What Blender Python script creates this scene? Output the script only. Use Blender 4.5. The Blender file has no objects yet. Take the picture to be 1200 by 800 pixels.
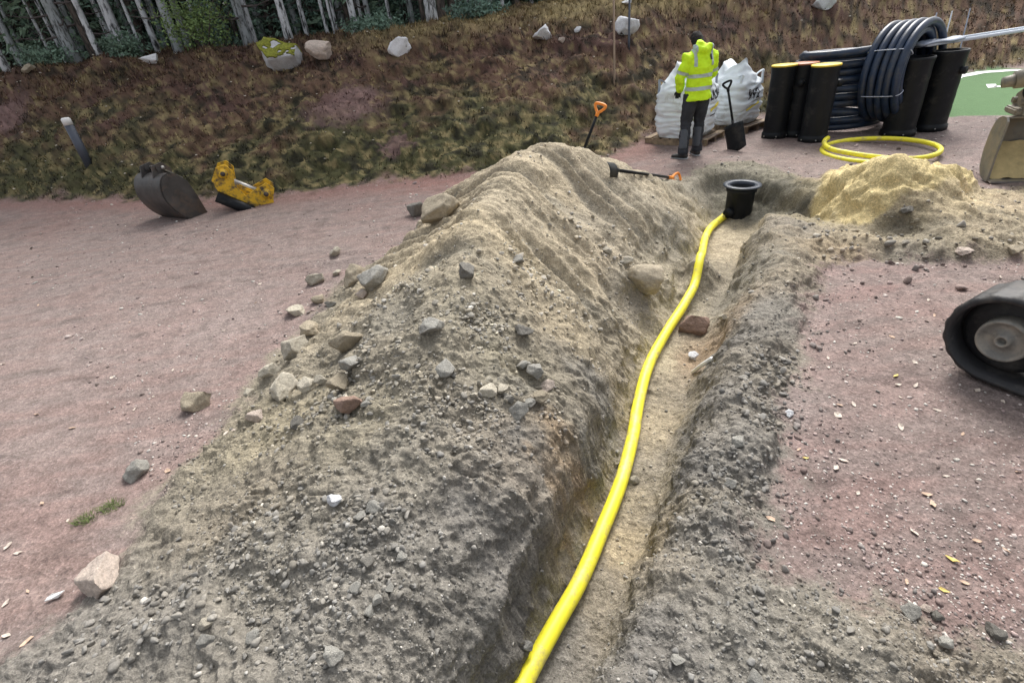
import bpy, bmesh, math, random
import numpy as np
from mathutils import Vector, Matrix, Euler
from mathutils.geometry import delaunay_2d_cdt
from mathutils.bvhtree import BVHTree

random.seed(7); rng = np.random.default_rng(7)
sc = bpy.context.scene
COL = sc.collection

# ------------------------------------------------------------------ camera
FPX = 600.0; PITCH = math.atan(365/600); ROLL = math.atan(120/980); CAMH = 2.1
R0 = np.array([1, 0, 0.]); U0 = np.array([0, math.sin(PITCH), math.cos(PITCH)]); FW = np.array([0, math.cos(PITCH), -math.sin(PITCH)])
RT = math.cos(ROLL)*R0 - math.sin(ROLL)*U0; UP = math.sin(ROLL)*R0 + math.cos(ROLL)*U0
CP = np.array([0, 0, CAMH])
cam = bpy.data.cameras.new('camera'); cam_o = bpy.data.objects.new('camera', cam); COL.objects.link(cam_o)
cam.sensor_width = 36; cam.lens = 36*FPX/1200; cam.clip_start = 0.05; cam.clip_end = 600
cam_o.matrix_world = Matrix(((RT[0], UP[0], -FW[0], 0), (RT[1], UP[1], -FW[1], 0), (RT[2], UP[2], -FW[2], CAMH), (0, 0, 0, 1)))
sc.camera = cam_o
# ------------------------------------------------------------------ sky + sun (overcast)
SUN_EL, SUN_AZ = math.radians(48), math.radians(20)     # azimuth from +Y towards +X
w = bpy.data.worlds.new('World'); sc.world = w; w.use_nodes = True
nt = w.node_tree; nt.nodes.clear()
sky = nt.nodes.new('ShaderNodeTexSky'); sky.sky_type = 'NISHITA'; sky.sun_disc = False
sky.sun_elevation = SUN_EL; sky.sun_rotation = SUN_AZ; sky.dust_density = 6; sky.air_density = 1.2; sky.ozone_density = 1.0
hs = nt.nodes.new('ShaderNodeHueSaturation'); hs.inputs['Saturation'].default_value = 0.28
bg = nt.nodes.new('ShaderNodeBackground'); bg.inputs['Strength'].default_value = 0.13
wo = nt.nodes.new('ShaderNodeOutputWorld')
nt.links.new(sky.outputs[0], hs.inputs['Color']); nt.links.new(hs.outputs[0], bg.inputs['Color']); nt.links.new(bg.outputs[0], wo.inputs[0])
sun = bpy.data.lights.new('sun', 'SUN'); sun.energy = 1.5; sun.angle = math.radians(24); sun.color = (1, 0.97, 0.93)
sun_o = bpy.data.objects.new('sun', sun); COL.objects.link(sun_o)
sun_o.rotation_euler = (math.pi/2 - SUN_EL, 0, math.pi - SUN_AZ)
sc.view_settings.view_transform = 'Standard'; sc.view_settings.look = 'None'
sc.view_settings.exposure = 1.0; sc.view_settings.gamma = 1.0

# ------------------------------------------------------------------ pixel -> place helpers (photo pixels, 1200 x 800)
def ray(px, py):
    d = (px-600)*RT - (py-400)*UP + FPX*FW
    return d/np.linalg.norm(d)
def P(px, py, z=0.0):
    d = ray(px, py); return CP + d*(z-CAMH)/d[2]
def PY(px, py, Y):
    d = ray(px, py); return CP + d*Y/d[1]

# ------------------------------------------------------------------ noise
def _h(ix, iy, iz, s):
    n = (ix*374761393 + iy*668265263 + iz*2147483647*3 + s*974711) & 0xffffffff
    n = ((n ^ (n >> 13))*1274126177) & 0xffffffff
    return (n ^ (n >> 16)) & 0xffffffff
def perlin3(x, y, z, s=0):
    xi = np.floor(x).astype(np.int64); yi = np.floor(y).astype(np.int64); zi = np.floor(z).astype(np.int64)
    xf = x-xi; yf = y-yi; zf = z-zi
    u = xf*xf*xf*(xf*(xf*6-15)+10); v = yf*yf*yf*(yf*(yf*6-15)+10); q = zf*zf*zf*(zf*(zf*6-15)+10)
    def g(dx, dy, dz):
        h = _h(xi+dx, yi+dy, zi+dz, s)
        a = ((h & 1023)/511.5-1); b = (((h >> 10) & 1023)/511.5-1); c = (((h >> 20) & 1023)/511.5-1)
        return a*(xf-dx)+b*(yf-dy)+c*(zf-dz)
    L = lambda a, b, t: a+(b-a)*t
    return L(L(L(g(0,0,0), g(1,0,0), u), L(g(0,1,0), g(1,1,0), u), v), L(L(g(0,0,1), g(1,0,1), u), L(g(0,1,1), g(1,1,1), u), v), q)*1.3
def fbm(x, y, z, o=4, s=0, gain=0.5):
    r = 0; a = 1; f = 1
    for k in range(o):
        r = r + a*perlin3(x*f+k*7.1, y*f+k*3.7, z*f, s+k); a *= gain; f *= 2.03
    return r
def worley(x, y, s=0):
    """2D cells: (distance to nearest, second nearest, random value of the nearest cell)"""
    xi = np.floor(x).astype(np.int64); yi = np.floor(y).astype(np.int64); d1 = np.full(x.shape, 9.); d2 = np.full(x.shape, 9.); v = np.zeros(x.shape)
    for dx in (-1, 0, 1):
        for dy in (-1, 0, 1):
            h = _h(xi+dx, yi+dy, xi*0, s); px = xi+dx+(h & 1023)/1023; py = yi+dy+((h >> 10) & 1023)/1023; d = np.hypot(x-px, y-py)
            c = d < d1; d2 = np.where(c, d1, np.minimum(d2, d)); v = np.where(c, ((h >> 20) & 1023)/1023, v); d1 = np.where(c, d, d1)
    return d1, d2, v
def sstep(a, b, x):
    t = np.clip((x-a)/(b-a), 0, 1); return t*t*(3-2*t)

# ------------------------------------------------------------------ terrain: break lines of the place
L = []          # (polyline of world points)
def line(pts, ext=None):
    q = []
    for p in pts:
        if p[0] == 'w': q.append(np.array(p[1:], float))
        elif p[0] == 'y': v = PY(*p[1:]); q.append(v)
        else: q.append(P(*p))
    L.append(q); return q
# far -> near; last entries are behind the camera in world coordinates
lineA = line([(487,270,0),(470,300,0),(420,318,0),(395,338,0),(350,395,0),(300,445,0),(240,530,0),(165,600,0),(130,670,0),(60,730,0),(-20,775,0),('w',-2.5,0.9,0),('w',-2.6,-0.5,0),('w',-2.8,-3,0)])
lineB = line([(508,262,.42),(500,292,.40),(470,312,.32),(450,340,.30),(415,400,.33),(365,470,.24),(300,560,.22),(240,650,.2),(170,710,.16),(110,775,.14),('w',-1.7,0.6,.16),('w',-1.9,-.5,.15),('w',-2.1,-3,.1)])
lineC = line([(650,172,.98),(612,192,.93),(582,222,.88),(556,262,.86),(540,305,.82),(520,370,.70),(490,455,.60),(440,560,.50),(400,650,.42),(360,790,.36),('w',-0.8,0.3,.34),('w',-1.1,-.6,.3),('w',-1.6,-3,.2)])
lineD = line([(796,238,.16),(772,262,.14),(745,290,.12),(712,330,.10),(700,380,.06),(690,420,.16),(676,485,.20),(652,560,.17),(628,620,.17),(585,690,.17),(500,790,.22),('w',-0.75,0.3,.2),('w',-1.0,-.6,.15),('w',-1.5,-3,.1)])
lineE = line([(838,258,-.40),(830,285,-.40),(818,312,-.42),(790,360,-.42),(764,415,-.44),(736,495,-.47),(706,580,-.48),(676,650,-.48),(647,705,-.48),(604,795,-.46),('w',-0.45,0.5,-.4),('w',-.7,-.4,-.3),('w',-1.2,-3,-.2)])
lineF = line([(878,268,-.42),(872,292,-.43),(858,330,-.45),(826,395,-.48),(806,450,-.5),(790,520,-.5),(768,605,-.5),(738,685,-.5),(694,795,-.5),('w',-.02,.6,-.45),('w',-.3,-.4,-.35),('w',-.9,-3,-.25)])
lineG = line([(905,245,.12),(900,285,.11),(884,340,.10),(864,395,.08),(846,450,.08),(826,520,.07),(803,600,.05),(784,660,.05),(748,745,.08),(722,798,.08),('w',.28,.5,.08),('w',0,-.4,.05),('w',-.6,-3,0)])
lineH = line([(935,262,.14),(925,300,.13),(910,345,.12),(890,400,.13),(876,460,.13),(862,520,.14),(846,600,.13),(850,680,.17),(870,745,.2),(900,799,.2),('w',.8,.5,.16),('w',.7,-.4,.1),('w',.2,-3,.05)])
lineI = line([(968,318,0),(960,350,0),(940,400,0),(925,450,0),(914,500,0),(905,595,0),(890,640,0),(935,690,0),(1050,715,0),(1200,775,0),('w',2.6,.4,0),('w',2.9,-.6,0),('w',3,-3,0)])
# chamber pit wall behind, side trench running right, second berm and sand pile
rim_ = line([(808,215,.06),(830,203,.06),(868,198,.06),(900,207,.08),(930,217,.10),(960,228,.10),(985,236,.10)])
def face_base(pts, zb, off): 
    q = []
    for p in pts: d = np.array([p[0], p[1], 0.]); d /= np.linalg.norm(d); v = p-d*off; v[2] = zb; q.append(v)
    L.append(q)
face_base(rim_[1:6], -.24, .10)
rim2 = line([(1022,252,.14),(1050,256,.15),(1078,258,.14)]); face_base(rim2, -.02, .07)
line([(920,250,-.22),(945,254,-.20),(975,262,-.05)])
line([(935,262,.04),(975,270,.05),(1010,279,.10),(1060,283,.12),(1120,284,.12),(1200,288,.12)])
line([(968,318,0),(1010,305,0),(1100,309,0),(1200,304,0),('w',5.6,3.6,0)])
line([(958,232,.07),(980,210,.24),(1010,194,.46),(1040,180,.62),(1060,175,.68),(1082,180,.60),(1108,184,.56),(1130,205,.2),(1140,222,.05)])
line([(985,226,.20),(1015,216,.32),(1050,210,.40),(1085,208,.36),(1118,208,.26)])
line([(1000,243,.12),(1040,246,.20),(1090,242,.2),(1130,235,.1),(1170,236,.1),(1210,245,.08)])
line([('w',3.95,7.0,0),('w',4.7,6.9,0),('w',5.6,6.7,0),('w',6.0,6.2,0)])
line([(1142,214,-.06),(1156,205,-.10),(1160,216,-.06)])
for q_ in ([(850,562,.0),(864,592,-.01)],[(975,735,.24),(1045,762,.25)],[(925,762,.09),(895,735,.11)],[(1100,792,.02),(1130,800,.02)],[(1000,795,.08),(960,790,.10)],[(868,440,.07),(872,452,.06)],[(820,640,.0),(826,655,.0)]): line(q_)
line([(1145,228,.08),(1200,232,.08),('w',5.9,5.1,.04)])
# back foot of the heap
line([(487,270,0),('w',-.75,7.1,0),('w',.0,7.35,0),('w',.9,7.35,0),('w',1.7,7.15,0),(812,212,.04)])
line([('w',1.3,6.45,.62),('w',1.75,6.3,.4)])
line([('w',-.2,6.75,.45),('w',-.45,6.5,.5)])
line([('w',2.0,4.95,-.02),('w',1.7,4.6,-.1)][:1])
# embankment
foot = line([('w',-45,26,0),('w',-24,17,0),(0,237,0),(150,236,0),(300,234,0),(450,215,0),(560,207,0),(700,188,0),(760,166,0),(850,146,0),(900,136,0),(1000,112,0),(1110,88,0),(1200,79,0),('w',22,15,0),('w',45,20,0)])
mid = line([('w',-24,19,1.3),('y',20,150,14.8),('y',150,145,13.0),('y',300,135,12.2),('y',450,118,11.9),('y',600,105,11.4),('y',720,90,11.5),('y',850,65,12.5),('y',1000,30,14.4),('w',14,16.2,1.35),('w',24,18,1.4)])
crest = line([('w',-45,31,2.5),('w',-24,22,2.5),('y',0,86,17),('y',100,78,16.5),('y',200,69,16),('y',300,57,15.5),('y',400,50,15),('y',500,32,14.5),('y',560,28,14.2),('y',640,24,14),('y',700,17,14),('y',780,3,14),('w',7.4,15.2,2.5),('w',14,18,2.7),('w',24,21,2.8),('w',45,24,2.8)])
line([('w',-60,60,3.2),('w',-20,45,3.0),('w',0,40,3.0),('w',20,42,3.3),('w',60,50,3.3)])
line([('w',-60,19,2.4),('w',-45,31,2.5)][:1])
for p in [(-160,-160,0),(160,-160,0),(160,160,3.5),(-160,160,3.5),(160,15,2),(-160,30,2.5),(-5,-6,0),(5,-6,0),(-8,4,0),(9,3,0),(-14,-4,0),(14,-4,0),(0,160,3.5)]: L.append([np.array(p, float)])

V = []; ED = []
for q in L:
    st = len(V)
    V += [tuple(p) for p in q]
    ED += [(st+i, st+i+1) for i in range(len(q)-1)]
ov, oe, of, ovi, _, _ = delaunay_2d_cdt([Vector((v[0], v[1])) for v in V], ED, [], 0, 1e-4)
ZV = np.array([V[i[0]][2] if i else np.nan for i in ovi]); XY = np.array([(v.x, v.y) for v in ov])
for k in np.where(np.isnan(ZV))[0]:
    ok = ~np.isnan(ZV); d = np.hypot(*(XY[ok]-XY[k]).T); o = np.argsort(d)[:3]; ZV[k] = np.average(ZV[ok][o], weights=1/(d[o]+1e-3))
def raster(x0, y0, x1, y1, cell):
    nx = int((x1-x0)/cell)+1; ny = int((y1-y0)/cell)+1
    Zg = np.zeros((ny, nx))
    for t in of:
        a, b, c = (XY[i] for i in t); za, zb, zc = (ZV[i] for i in t)
        ix0 = max(0, int((min(a[0], b[0], c[0])-x0)/cell)-1); ix1 = min(nx, int((max(a[0], b[0], c[0])-x0)/cell)+2)
        iy0 = max(0, int((min(a[1], b[1], c[1])-y0)/cell)-1); iy1 = min(ny, int((max(a[1], b[1], c[1])-y0)/cell)+2)
        if ix1 <= ix0 or iy1 <= iy0: continue
        X, Y = np.meshgrid(x0+cell*np.arange(ix0, ix1), y0+cell*np.arange(iy0, iy1))
        den = (b[1]-c[1])*(a[0]-c[0])+(c[0]-b[0])*(a[1]-c[1])
        if abs(den) < 1e-12: continue
        u = ((b[1]-c[1])*(X-c[0])+(c[0]-b[0])*(Y-c[1]))/den; v = ((c[1]-a[1])*(X-c[0])+(a[0]-c[0])*(Y-c[1]))/den; ww = 1-u-v
        m = (u > -1e-6) & (v > -1e-6) & (ww > -1e-6)
        sub = Zg[iy0:iy1, ix0:ix1]; sub[m] = (u*za+v*zb+ww*zc)[m]
    return Zg
def blur(Z, s):
    n = int(3*s)+1; k = np.exp(-0.5*(np.arange(-n, n+1)/s)**2); k /= k.sum()
    Zp = np.pad(Z, ((n, n), (0, 0)), mode='edge'); Z = sum(k[i]*Zp[i:i+Z.shape[0]] for i in range(2*n+1))
    Zp = np.pad(Z, ((0, 0), (n, n)), mode='edge'); return sum(k[i]*Zp[:, i:i+Z.shape[1]] for i in range(2*n+1))
def bil(G, x0, y0, cell, x, y):
    fx = np.clip((x-x0)/cell, 0, G.shape[1]-1.001); fy = np.clip((y-y0)/cell, 0, G.shape[0]-1.001)
    i = fx.astype(int); j = fy.astype(int); u = fx-i; v = fy-j
    return (G[j, i]*(1-u)+G[j, i+1]*u)*(1-v)+(G[j+1, i]*(1-u)+G[j+1, i+1]*u)*v
FB = (-4., -2., 8., 9., 0.02); MB_ = (-30., -6., 30., 30., 0.1); CB = (-160., -160., 160., 160., 1.0)
GF = raster(*FB); GF1 = blur(GF, 1.6); GF2 = blur(GF, 5)
GM = blur(raster(*MB_), 3.0); GC = blur(raster(*CB), 1.0)
def pits(x, y):
    x = np.asarray(x, float)
    g1 = bil(GF1, FB[0], FB[1], FB[4], x, y); g2 = bil(GF2, FB[0], FB[1], FB[4], x, y)
    t = sstep(-.1, .1, g2)*0.75                          # crisp trench walls, rounder heaps
    return g1*(1-t)+g2*t
def base_h(x, y):
    x = np.asarray(x, float); y = np.asarray(y, float)
    zf = pits(x, y)
    zm = bil(GM, MB_[0], MB_[1], MB_[4], x, y); zc = bil(GC, CB[0], CB[1], CB[4], x, y)
    def wt(B, m): return sstep(0, m, x-B[0])*sstep(0, m, B[2]-x)*sstep(0, m, y-B[1])*sstep(0, m, B[3]-y)
    a = wt(MB_, 4.); z = zc*(1-a)+zm*a
    b = wt(FB, .5); return z*(1-b)+zf*b

# signed distance to region outlines (negative inside)
def sdf_grid(poly, B):
    x0, y0, x1, y1, c = B
    X, Y = np.meshgrid(np.arange(x0, x1+c/2, c), np.arange(y0, y1+c/2, c)); D = np.full(X.shape, 1e9); ins = np.zeros(X.shape, bool)
    n = len(poly)
    for i in range(n):
        ax, ay = poly[i][:2]; bx, by = poly[(i+1) % n][:2]
        ex, ey = bx-ax, by-ay; t = np.clip(((X-ax)*ex+(Y-ay)*ey)/(ex*ex+ey*ey+1e-12), 0, 1)
        D = np.minimum(D, np.hypot(X-ax-t*ex, Y-ay-t*ey))
        cr = ((ay > Y) != (by > Y)); xs = ax+(Y-ay)*ex/(ey if abs(ey) > 1e-12 else 1e-12); ins ^= (cr & (X < xs))
    return np.where(ins, -D, D)
SB = (-6., -5., 10., 9., 0.05)
heap_back = [np.array(p) for p in [(1.75,7.2),(.9,7.5),(0,7.5),(-.75,7.2)]]
soil_poly = lineA[:13] + [np.array((-2.9,-4.8)), np.array((3.2,-4.8))] + list(reversed(lineI[:12])) + [P(1010,306), P(1100,309), P(1200,304), np.array((6.5,3.6)), np.array((7.0,4.6)), np.array((6.3,5.6))] + [P(1150,228), P(1130,200), P(1085,182)] + [np.array((4.9,6.6)), np.array((4.3,6.6)), P(958,226), P(925,205), P(880,194), P(838,194), P(805,208)] + heap_back
SD_SOIL = sdf_grid(soil_poly, SB)
sand_poly = [P(953,240), P(965,222), P(985,205), P(1010,190,.2), np.array((4.5,6.75)), np.array((5.0,6.6)), P(1125,185,.1), P(1137,205), P(1135,232,.1), P(1090,232,.25), P(1050,232,.3), P(1020,240,.25), P(985,247,.12)]
SD_SAND = sdf_grid(sand_poly, SB)
EB = (-46., -10., 46., 60., 0.2)
emb_poly = [tuple(p[:2]) for p in foot] + [(46, 60), (-46, 60)]
SD_EMB = sdf_grid(emb_poly, EB)
pitch_poly = [P(1085,112),P(1090,137),P(1130,135),P(1165,135),P(1240,136),(14,6.5),(26,4),(32,9),(24,12.0),P(1240,80),P(1188,81),P(1150,84),P(1118,91)]
SD_PITCH = sdf_grid(pitch_poly, (4., 0., 36., 18., 0.05))
def sd_soil(x, y): return np.where((x > SB[0]) & (x < SB[2]) & (y > SB[1]) & (y < SB[3]), bil(SD_SOIL, SB[0], SB[1], SB[4], x, y), 9.)
def sd_sand(x, y): return np.where((x > SB[0]) & (x < SB[2]) & (y > SB[1]) & (y < SB[3]), bil(SD_SAND, SB[0], SB[1], SB[4], x, y), 9.)
def sd_emb(x, y): return np.where((np.abs(x) < 46) & (y < 60) & (y > -10), bil(SD_EMB, EB[0], EB[1], EB[4], x, y), np.where(y > 20, -9., 9.))
def sd_pitch(x, y): return np.where((x > 4) & (x < 36) & (y > 0) & (y < 18), bil(SD_PITCH, 4., 0., .05, x, y), 9.)

RUTS = [(P(250,322), P(400,304), -.03, .05), (P(300,322), P(480,296), .035, .10), (P(380,300), P(470,292), .04, .07), (P(1130,325), P(1290,338), -.03, .05), (P(960,440), P(1200,470), -.015, .06), (P(330,268), P(480,258), -.02, .08), (P(0,330), P(260,300), -.012, .1)]
# ------------------------------------------------------------------ terrain surface with relief
def displaced(x, y):
    """base height -> normal displaced position; returns x', y', z'"""
    z = base_h(x, y); e = 0.03
    gx = (base_h(x+e, y)-base_h(x-e, y))/(2*e); gy = (base_h(x, y+e)-base_h(x, y-e))/(2*e)
    nl = np.sqrt(1+gx*gx+gy*gy); n = np.stack([-gx/nl, -gy/nl, 1/nl])
    wx = x+.1*perlin3(x*1.3, y*1.3, z*0+5, 3); wy = y+.1*perlin3(x*1.3, y*1.3, z*0+9, 4)
    ds = sd_soil(x, y)+.05*fbm(x*4, y*4, z*0, 2, 61); soil = sstep(.04, -.10, ds); emb = sstep(.15, -.5, sd_emb(x, y)); pit = sstep(0.1, -.1, sd_pitch(x, y))
    # excavated soil: lumps, crumbs, bucket furrows
    big = fbm(wx*1.7, wy*1.7, z*1.7, 2, 11)
    mida = fbm(wx*5.5, wy*5.5, z*5.5, 3, 21)
    fine = fbm(wx*22, wy*22, z*22, 3, 31)
    rid = 1-2*np.abs(fbm(wx*9, wy*9, z*9, 2, 41))
    FX, FY = .55, .83      # furrow direction runs down the trench side of the heap
    fur = perlin3((x*FX - y*FY)*.9 if False else (x*.64+y*.77)*4.6, (x*.77-y*.64)*.55, z*0+2, 51)
    furm = sstep(3.0, 3.8, y)*sstep(6.8, 6.2, y)*sstep(.05, .25, z)
    fur2 = 1-2.2*np.abs(fur)
    k = np.nonzero(soil > .01)[0]; cl = np.zeros(len(x))
    if len(k):
        xx = x[k]+.03*fine[k]+.05*mida[k]; yy = y[k]+.03*mida[k]; pm = sstep(-.35, .45, fbm(xx*1.9, yy*1.9, xx*0, 2, 45))
        a1, a2, av = worley(xx*9, yy*9, 1); b1, b2, bv = worley(xx*24, yy*24, 2); c1, c2, cv = worley(xx*48, yy*48, 3)
        cl[k] = pm*(.034*(av-.35)*sstep(0, .22, a2-a1)+.004)+(.35+.65*pm)*(.016*(bv-.3)*sstep(0, .25, b2-b1))+.006*(cv-.3)*sstep(0, .3, c2-c1)
    ds_amt = .06*big+.034*mida+.012*fine+.012*rid*sstep(-.2, .4, mida)+.075*fur2*furm+cl*(1-.75*furm)-.7*furm*.034*mida
    ds_amt *= 1-.55*sstep(-.3, -.42, z)
    sand = sstep(.05, -.1, sd_sand(x, y))
    ds_amt += sand*(.02*rid+.035*mida)
    # gravel
    gr = .012*fbm(x*.9, y*.9, z*0, 2, 71)+.004*fbm(x*6, y*6, z*0, 2, 72)+.0035*fbm(x*25, y*25, z*0, 2, 73)
    for (p, q, a, w_) in RUTS:
        ex, ey = q[0]-p[0], q[1]-p[1]; t = np.clip(((x-p[0])*ex+(y-p[1])*ey)/(ex*ex+ey*ey), 0, 1); dd = np.hypot(x-p[0]-t*ex, y-p[1]-t*ey); gr = gr+a*np.exp(-(dd/w_)**2)*np.sin(np.pi*np.clip(t, .03, .97))
    # heath slope
    hk = np.nonzero(emb > .01)[0]; hw = np.zeros(len(x))
    if len(hk): h1, h2, hv = worley(x[hk]*2.6+.5*fbm(x[hk]*2, y[hk]*2, x[hk]*0, 2, 85), y[hk]*2.6, 5); hw[hk] = .16*(hv-.2)*sstep(.9, .1, h1)
    he = hw+.16*fbm(x*.55, y*.55, z*.5, 2, 81)+.07*fbm(x*2.2, y*2.2, z*2, 3, 82)+.05*fbm(x*9, y*9, z*9, 2, 83)
    far = sstep(9, 40, np.hypot(x, y)); he = he+far*emb*.3*fbm(x*.1, y*.1, z*0, 2, 84)
    d = soil*ds_amt+(1-soil)*((1-emb)*gr+emb*he)*(1-pit)
    return x+n[0]*d, y+n[1]*d, z+n[2]*d
dep = np.concatenate([np.linspace(89.3, 74, 16), np.linspace(73.8, 48, 300), np.linspace(47.93, 9, 640)[1:], np.linspace(8.95, 3, 60), np.linspace(2.8, .75, 22)])
rad = CAMH/np.tan(np.radians(dep))
ang = np.concatenate([np.radians(np.linspace(-180, -64, 46))[:-1], np.arctan(np.linspace(math.tan(math.radians(-64)), math.tan(math.radians(-40)), 130))[:-1], np.arctan(np.linspace(math.tan(math.radians(-40)), math.tan(math.radians(66)), 700)), np.radians(np.linspace(66, 180, 46))[1:]])
A_, R_ = np.meshgrid(ang, rad); x = (R_*np.sin(A_)).ravel(); y = (R_*np.cos(A_)).ravel()
TX, TY, TZ = displaced(x, y)
NR, NA = R_.shape

# ------------------------------------------------------------------ ground colour (own tone of the stuff, plus painted shade in the crevices)
SOILC = [  # px, py, z, (albedo), reach
 ((200,740,.15),(.145,.135,.118)),((60,770,.1),(.14,.13,.115)),((400,740,.4),(.15,.14,.122)),((300,650,.3),(.15,.138,.115)),((280,600,.25),(.19,.165,.125)),((450,620,.5),(.135,.127,.112)),
 ((560,600,.35),(.13,.122,.11)),((560,700,.3),(.125,.118,.105)),((620,520,.3),(.12,.112,.10)),((600,430,.5),(.16,.15,.125)),((480,520,.5),(.17,.155,.125)),((420,500,.4),(.22,.195,.14)),((330,500,.2),(.26,.225,.15)),
 ((430,420,.4),(.24,.21,.155)),((470,380,.5),(.22,.20,.155)),((520,330,.75),(.27,.235,.165)),((560,380,.6),(.23,.205,.15)),((600,440,.4),(.25,.22,.15)),((520,270,.8),(.31,.265,.18)),((600,240,.85),(.26,.23,.17)),((650,200,.9),(.30,.26,.185)),
 ((700,260,.4),(.24,.215,.165)),((650,330,.35),(.25,.22,.16)),((620,300,.6),(.30,.26,.18)),((760,250,.2),(.22,.20,.155)),((740,340,0),(.24,.21,.155)),((700,440,.1),(.15,.14,.12)),((670,400,.2),(.30,.25,.165)),((740,215,.3),(.26,.23,.17)),
 ((790,350,-.4),(.30,.26,.18)),((840,290,-.42),(.36,.30,.20)),((850,270,-.42),(.38,.32,.21)),((780,420,-.45),(.34,.29,.19)),((760,500,-.48),(.30,.25,.165)),((730,590,-.48),(.28,.235,.155)),((730,640,-.48),(.32,.26,.16)),((680,650,-.48),(.15,.14,.12)),((620,760,-.48),(.13,.122,.11)),((700,700,-.48),(.22,.19,.14)),((690,560,-.3),(.16,.15,.125)),((820,420,-.45),(.26,.19,.12)),
 ((672,585,-.3),(.25,.185,.115)),((655,625,-.3),(.26,.19,.115)),((640,590,0),(.14,.13,.115)),((625,650,0),(.13,.12,.105)),
 ((860,400,.0),(.12,.112,.10)),((810,560,-.1),(.115,.108,.097)),((830,480,-.1),(.12,.112,.10)),((880,300,.1),(.17,.155,.125)),((900,360,.12),(.145,.135,.118)),((870,520,.13),(.14,.13,.115)),((850,620,.13),(.13,.122,.108)),((880,740,.2),(.14,.132,.115)),((1000,770,.1),(.15,.138,.115)),((1100,770,.1),(.16,.14,.11)),((780,760,.1),(.12,.113,.102)),
 ((870,215,-.1),(.16,.148,.115)),((940,235,0),(.075,.07,.055)),((900,222,0),(.10,.095,.075)),((965,245,0),(.075,.07,.055)),((1050,264,.05),(.09,.08,.06)),((870,215,0),(.11,.105,.08)),((1000,270,.1),(.30,.25,.165)),((1060,295,.1),(.20,.18,.14)),((1100,260,.2),(.20,.175,.125)),((1160,270,.1),(.26,.22,.15)),((1190,240,.1),(.32,.26,.17)),((1000,290,.1),(.28,.22,.14)),((1060,240,.2),(.22,.19,.13)),((1155,205,-.05),(.10,.075,.06)),((820,215,.05),(.25,.225,.17)),((930,265,.1),(.20,.18,.145)),  # darkest points paint shade into the pit wall behind the chamber and side-trench crevices
 ((980,215,.2),(.50,.42,.24)),((1045,185,.55),(.52,.44,.25)),((1110,200,.4),(.50,.42,.25)),((1000,230,.2),(.48,.40,.23)),((1060,215,.4),(.46,.385,.22)),
]
SCX = np.array([P(*a)[:2] for a, b in SOILC]); SCC = np.array([b for a, b in SOILC])
RCX = []; RCC = []
for a, b in [((60,260),(.27,.165,.15)),((30,300),(.30,.225,.21)),((200,300),(.29,.225,.215)),((380,260),(.27,.21,.20)),((100,400),(.29,.225,.215)),((250,380),(.29,.23,.225)),((100,500),(.28,.205,.195)),((200,480),(.27,.195,.185)),((60,600),(.27,.185,.175)),((40,680),(.26,.18,.165)),((420,240),(.27,.175,.165)),((500,215),(.29,.14,.125)),((300,245),(.24,.19,.175)),((350,300),(.27,.215,.205)),
 ((760,185),(.26,.15,.135)),((830,185),(.25,.20,.19)),((900,190),(.25,.20,.185)),((1050,160),(.24,.19,.19)),((1130,150),(.22,.18,.185)),((1000,350),(.25,.17,.165)),((1040,330),(.26,.16,.155)),((1080,400),(.24,.175,.165)),((1000,450),(.24,.18,.175)),((1000,550),(.23,.15,.145)),((1100,550),(.23,.155,.15)),((1000,650),(.22,.15,.145)),((1150,600),(.23,.155,.15)),((1150,700),(.23,.16,.155)),((1170,340),(.24,.18,.17)),((930,480),(.22,.19,.19)),((1170,480),(.21,.18,.18))]:
    RCX.append(P(*a)[:2]); RCC.append(b)
RCX = np.array(RCX); RCC = np.array(RCC)
def idw(x, y, pts, cols, pw=3.0):
    num = np.zeros((len(x), 3)); den = np.zeros(len(x))
    sc_ = 1.0
    for p, c in zip(pts, cols):
        ww = 1/((x-p[0])**2+(y-p[1])**2+.0025)**(pw/2); den += ww; num += ww[:, None]*np.array(c)
    return num/den[:, None]
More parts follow.
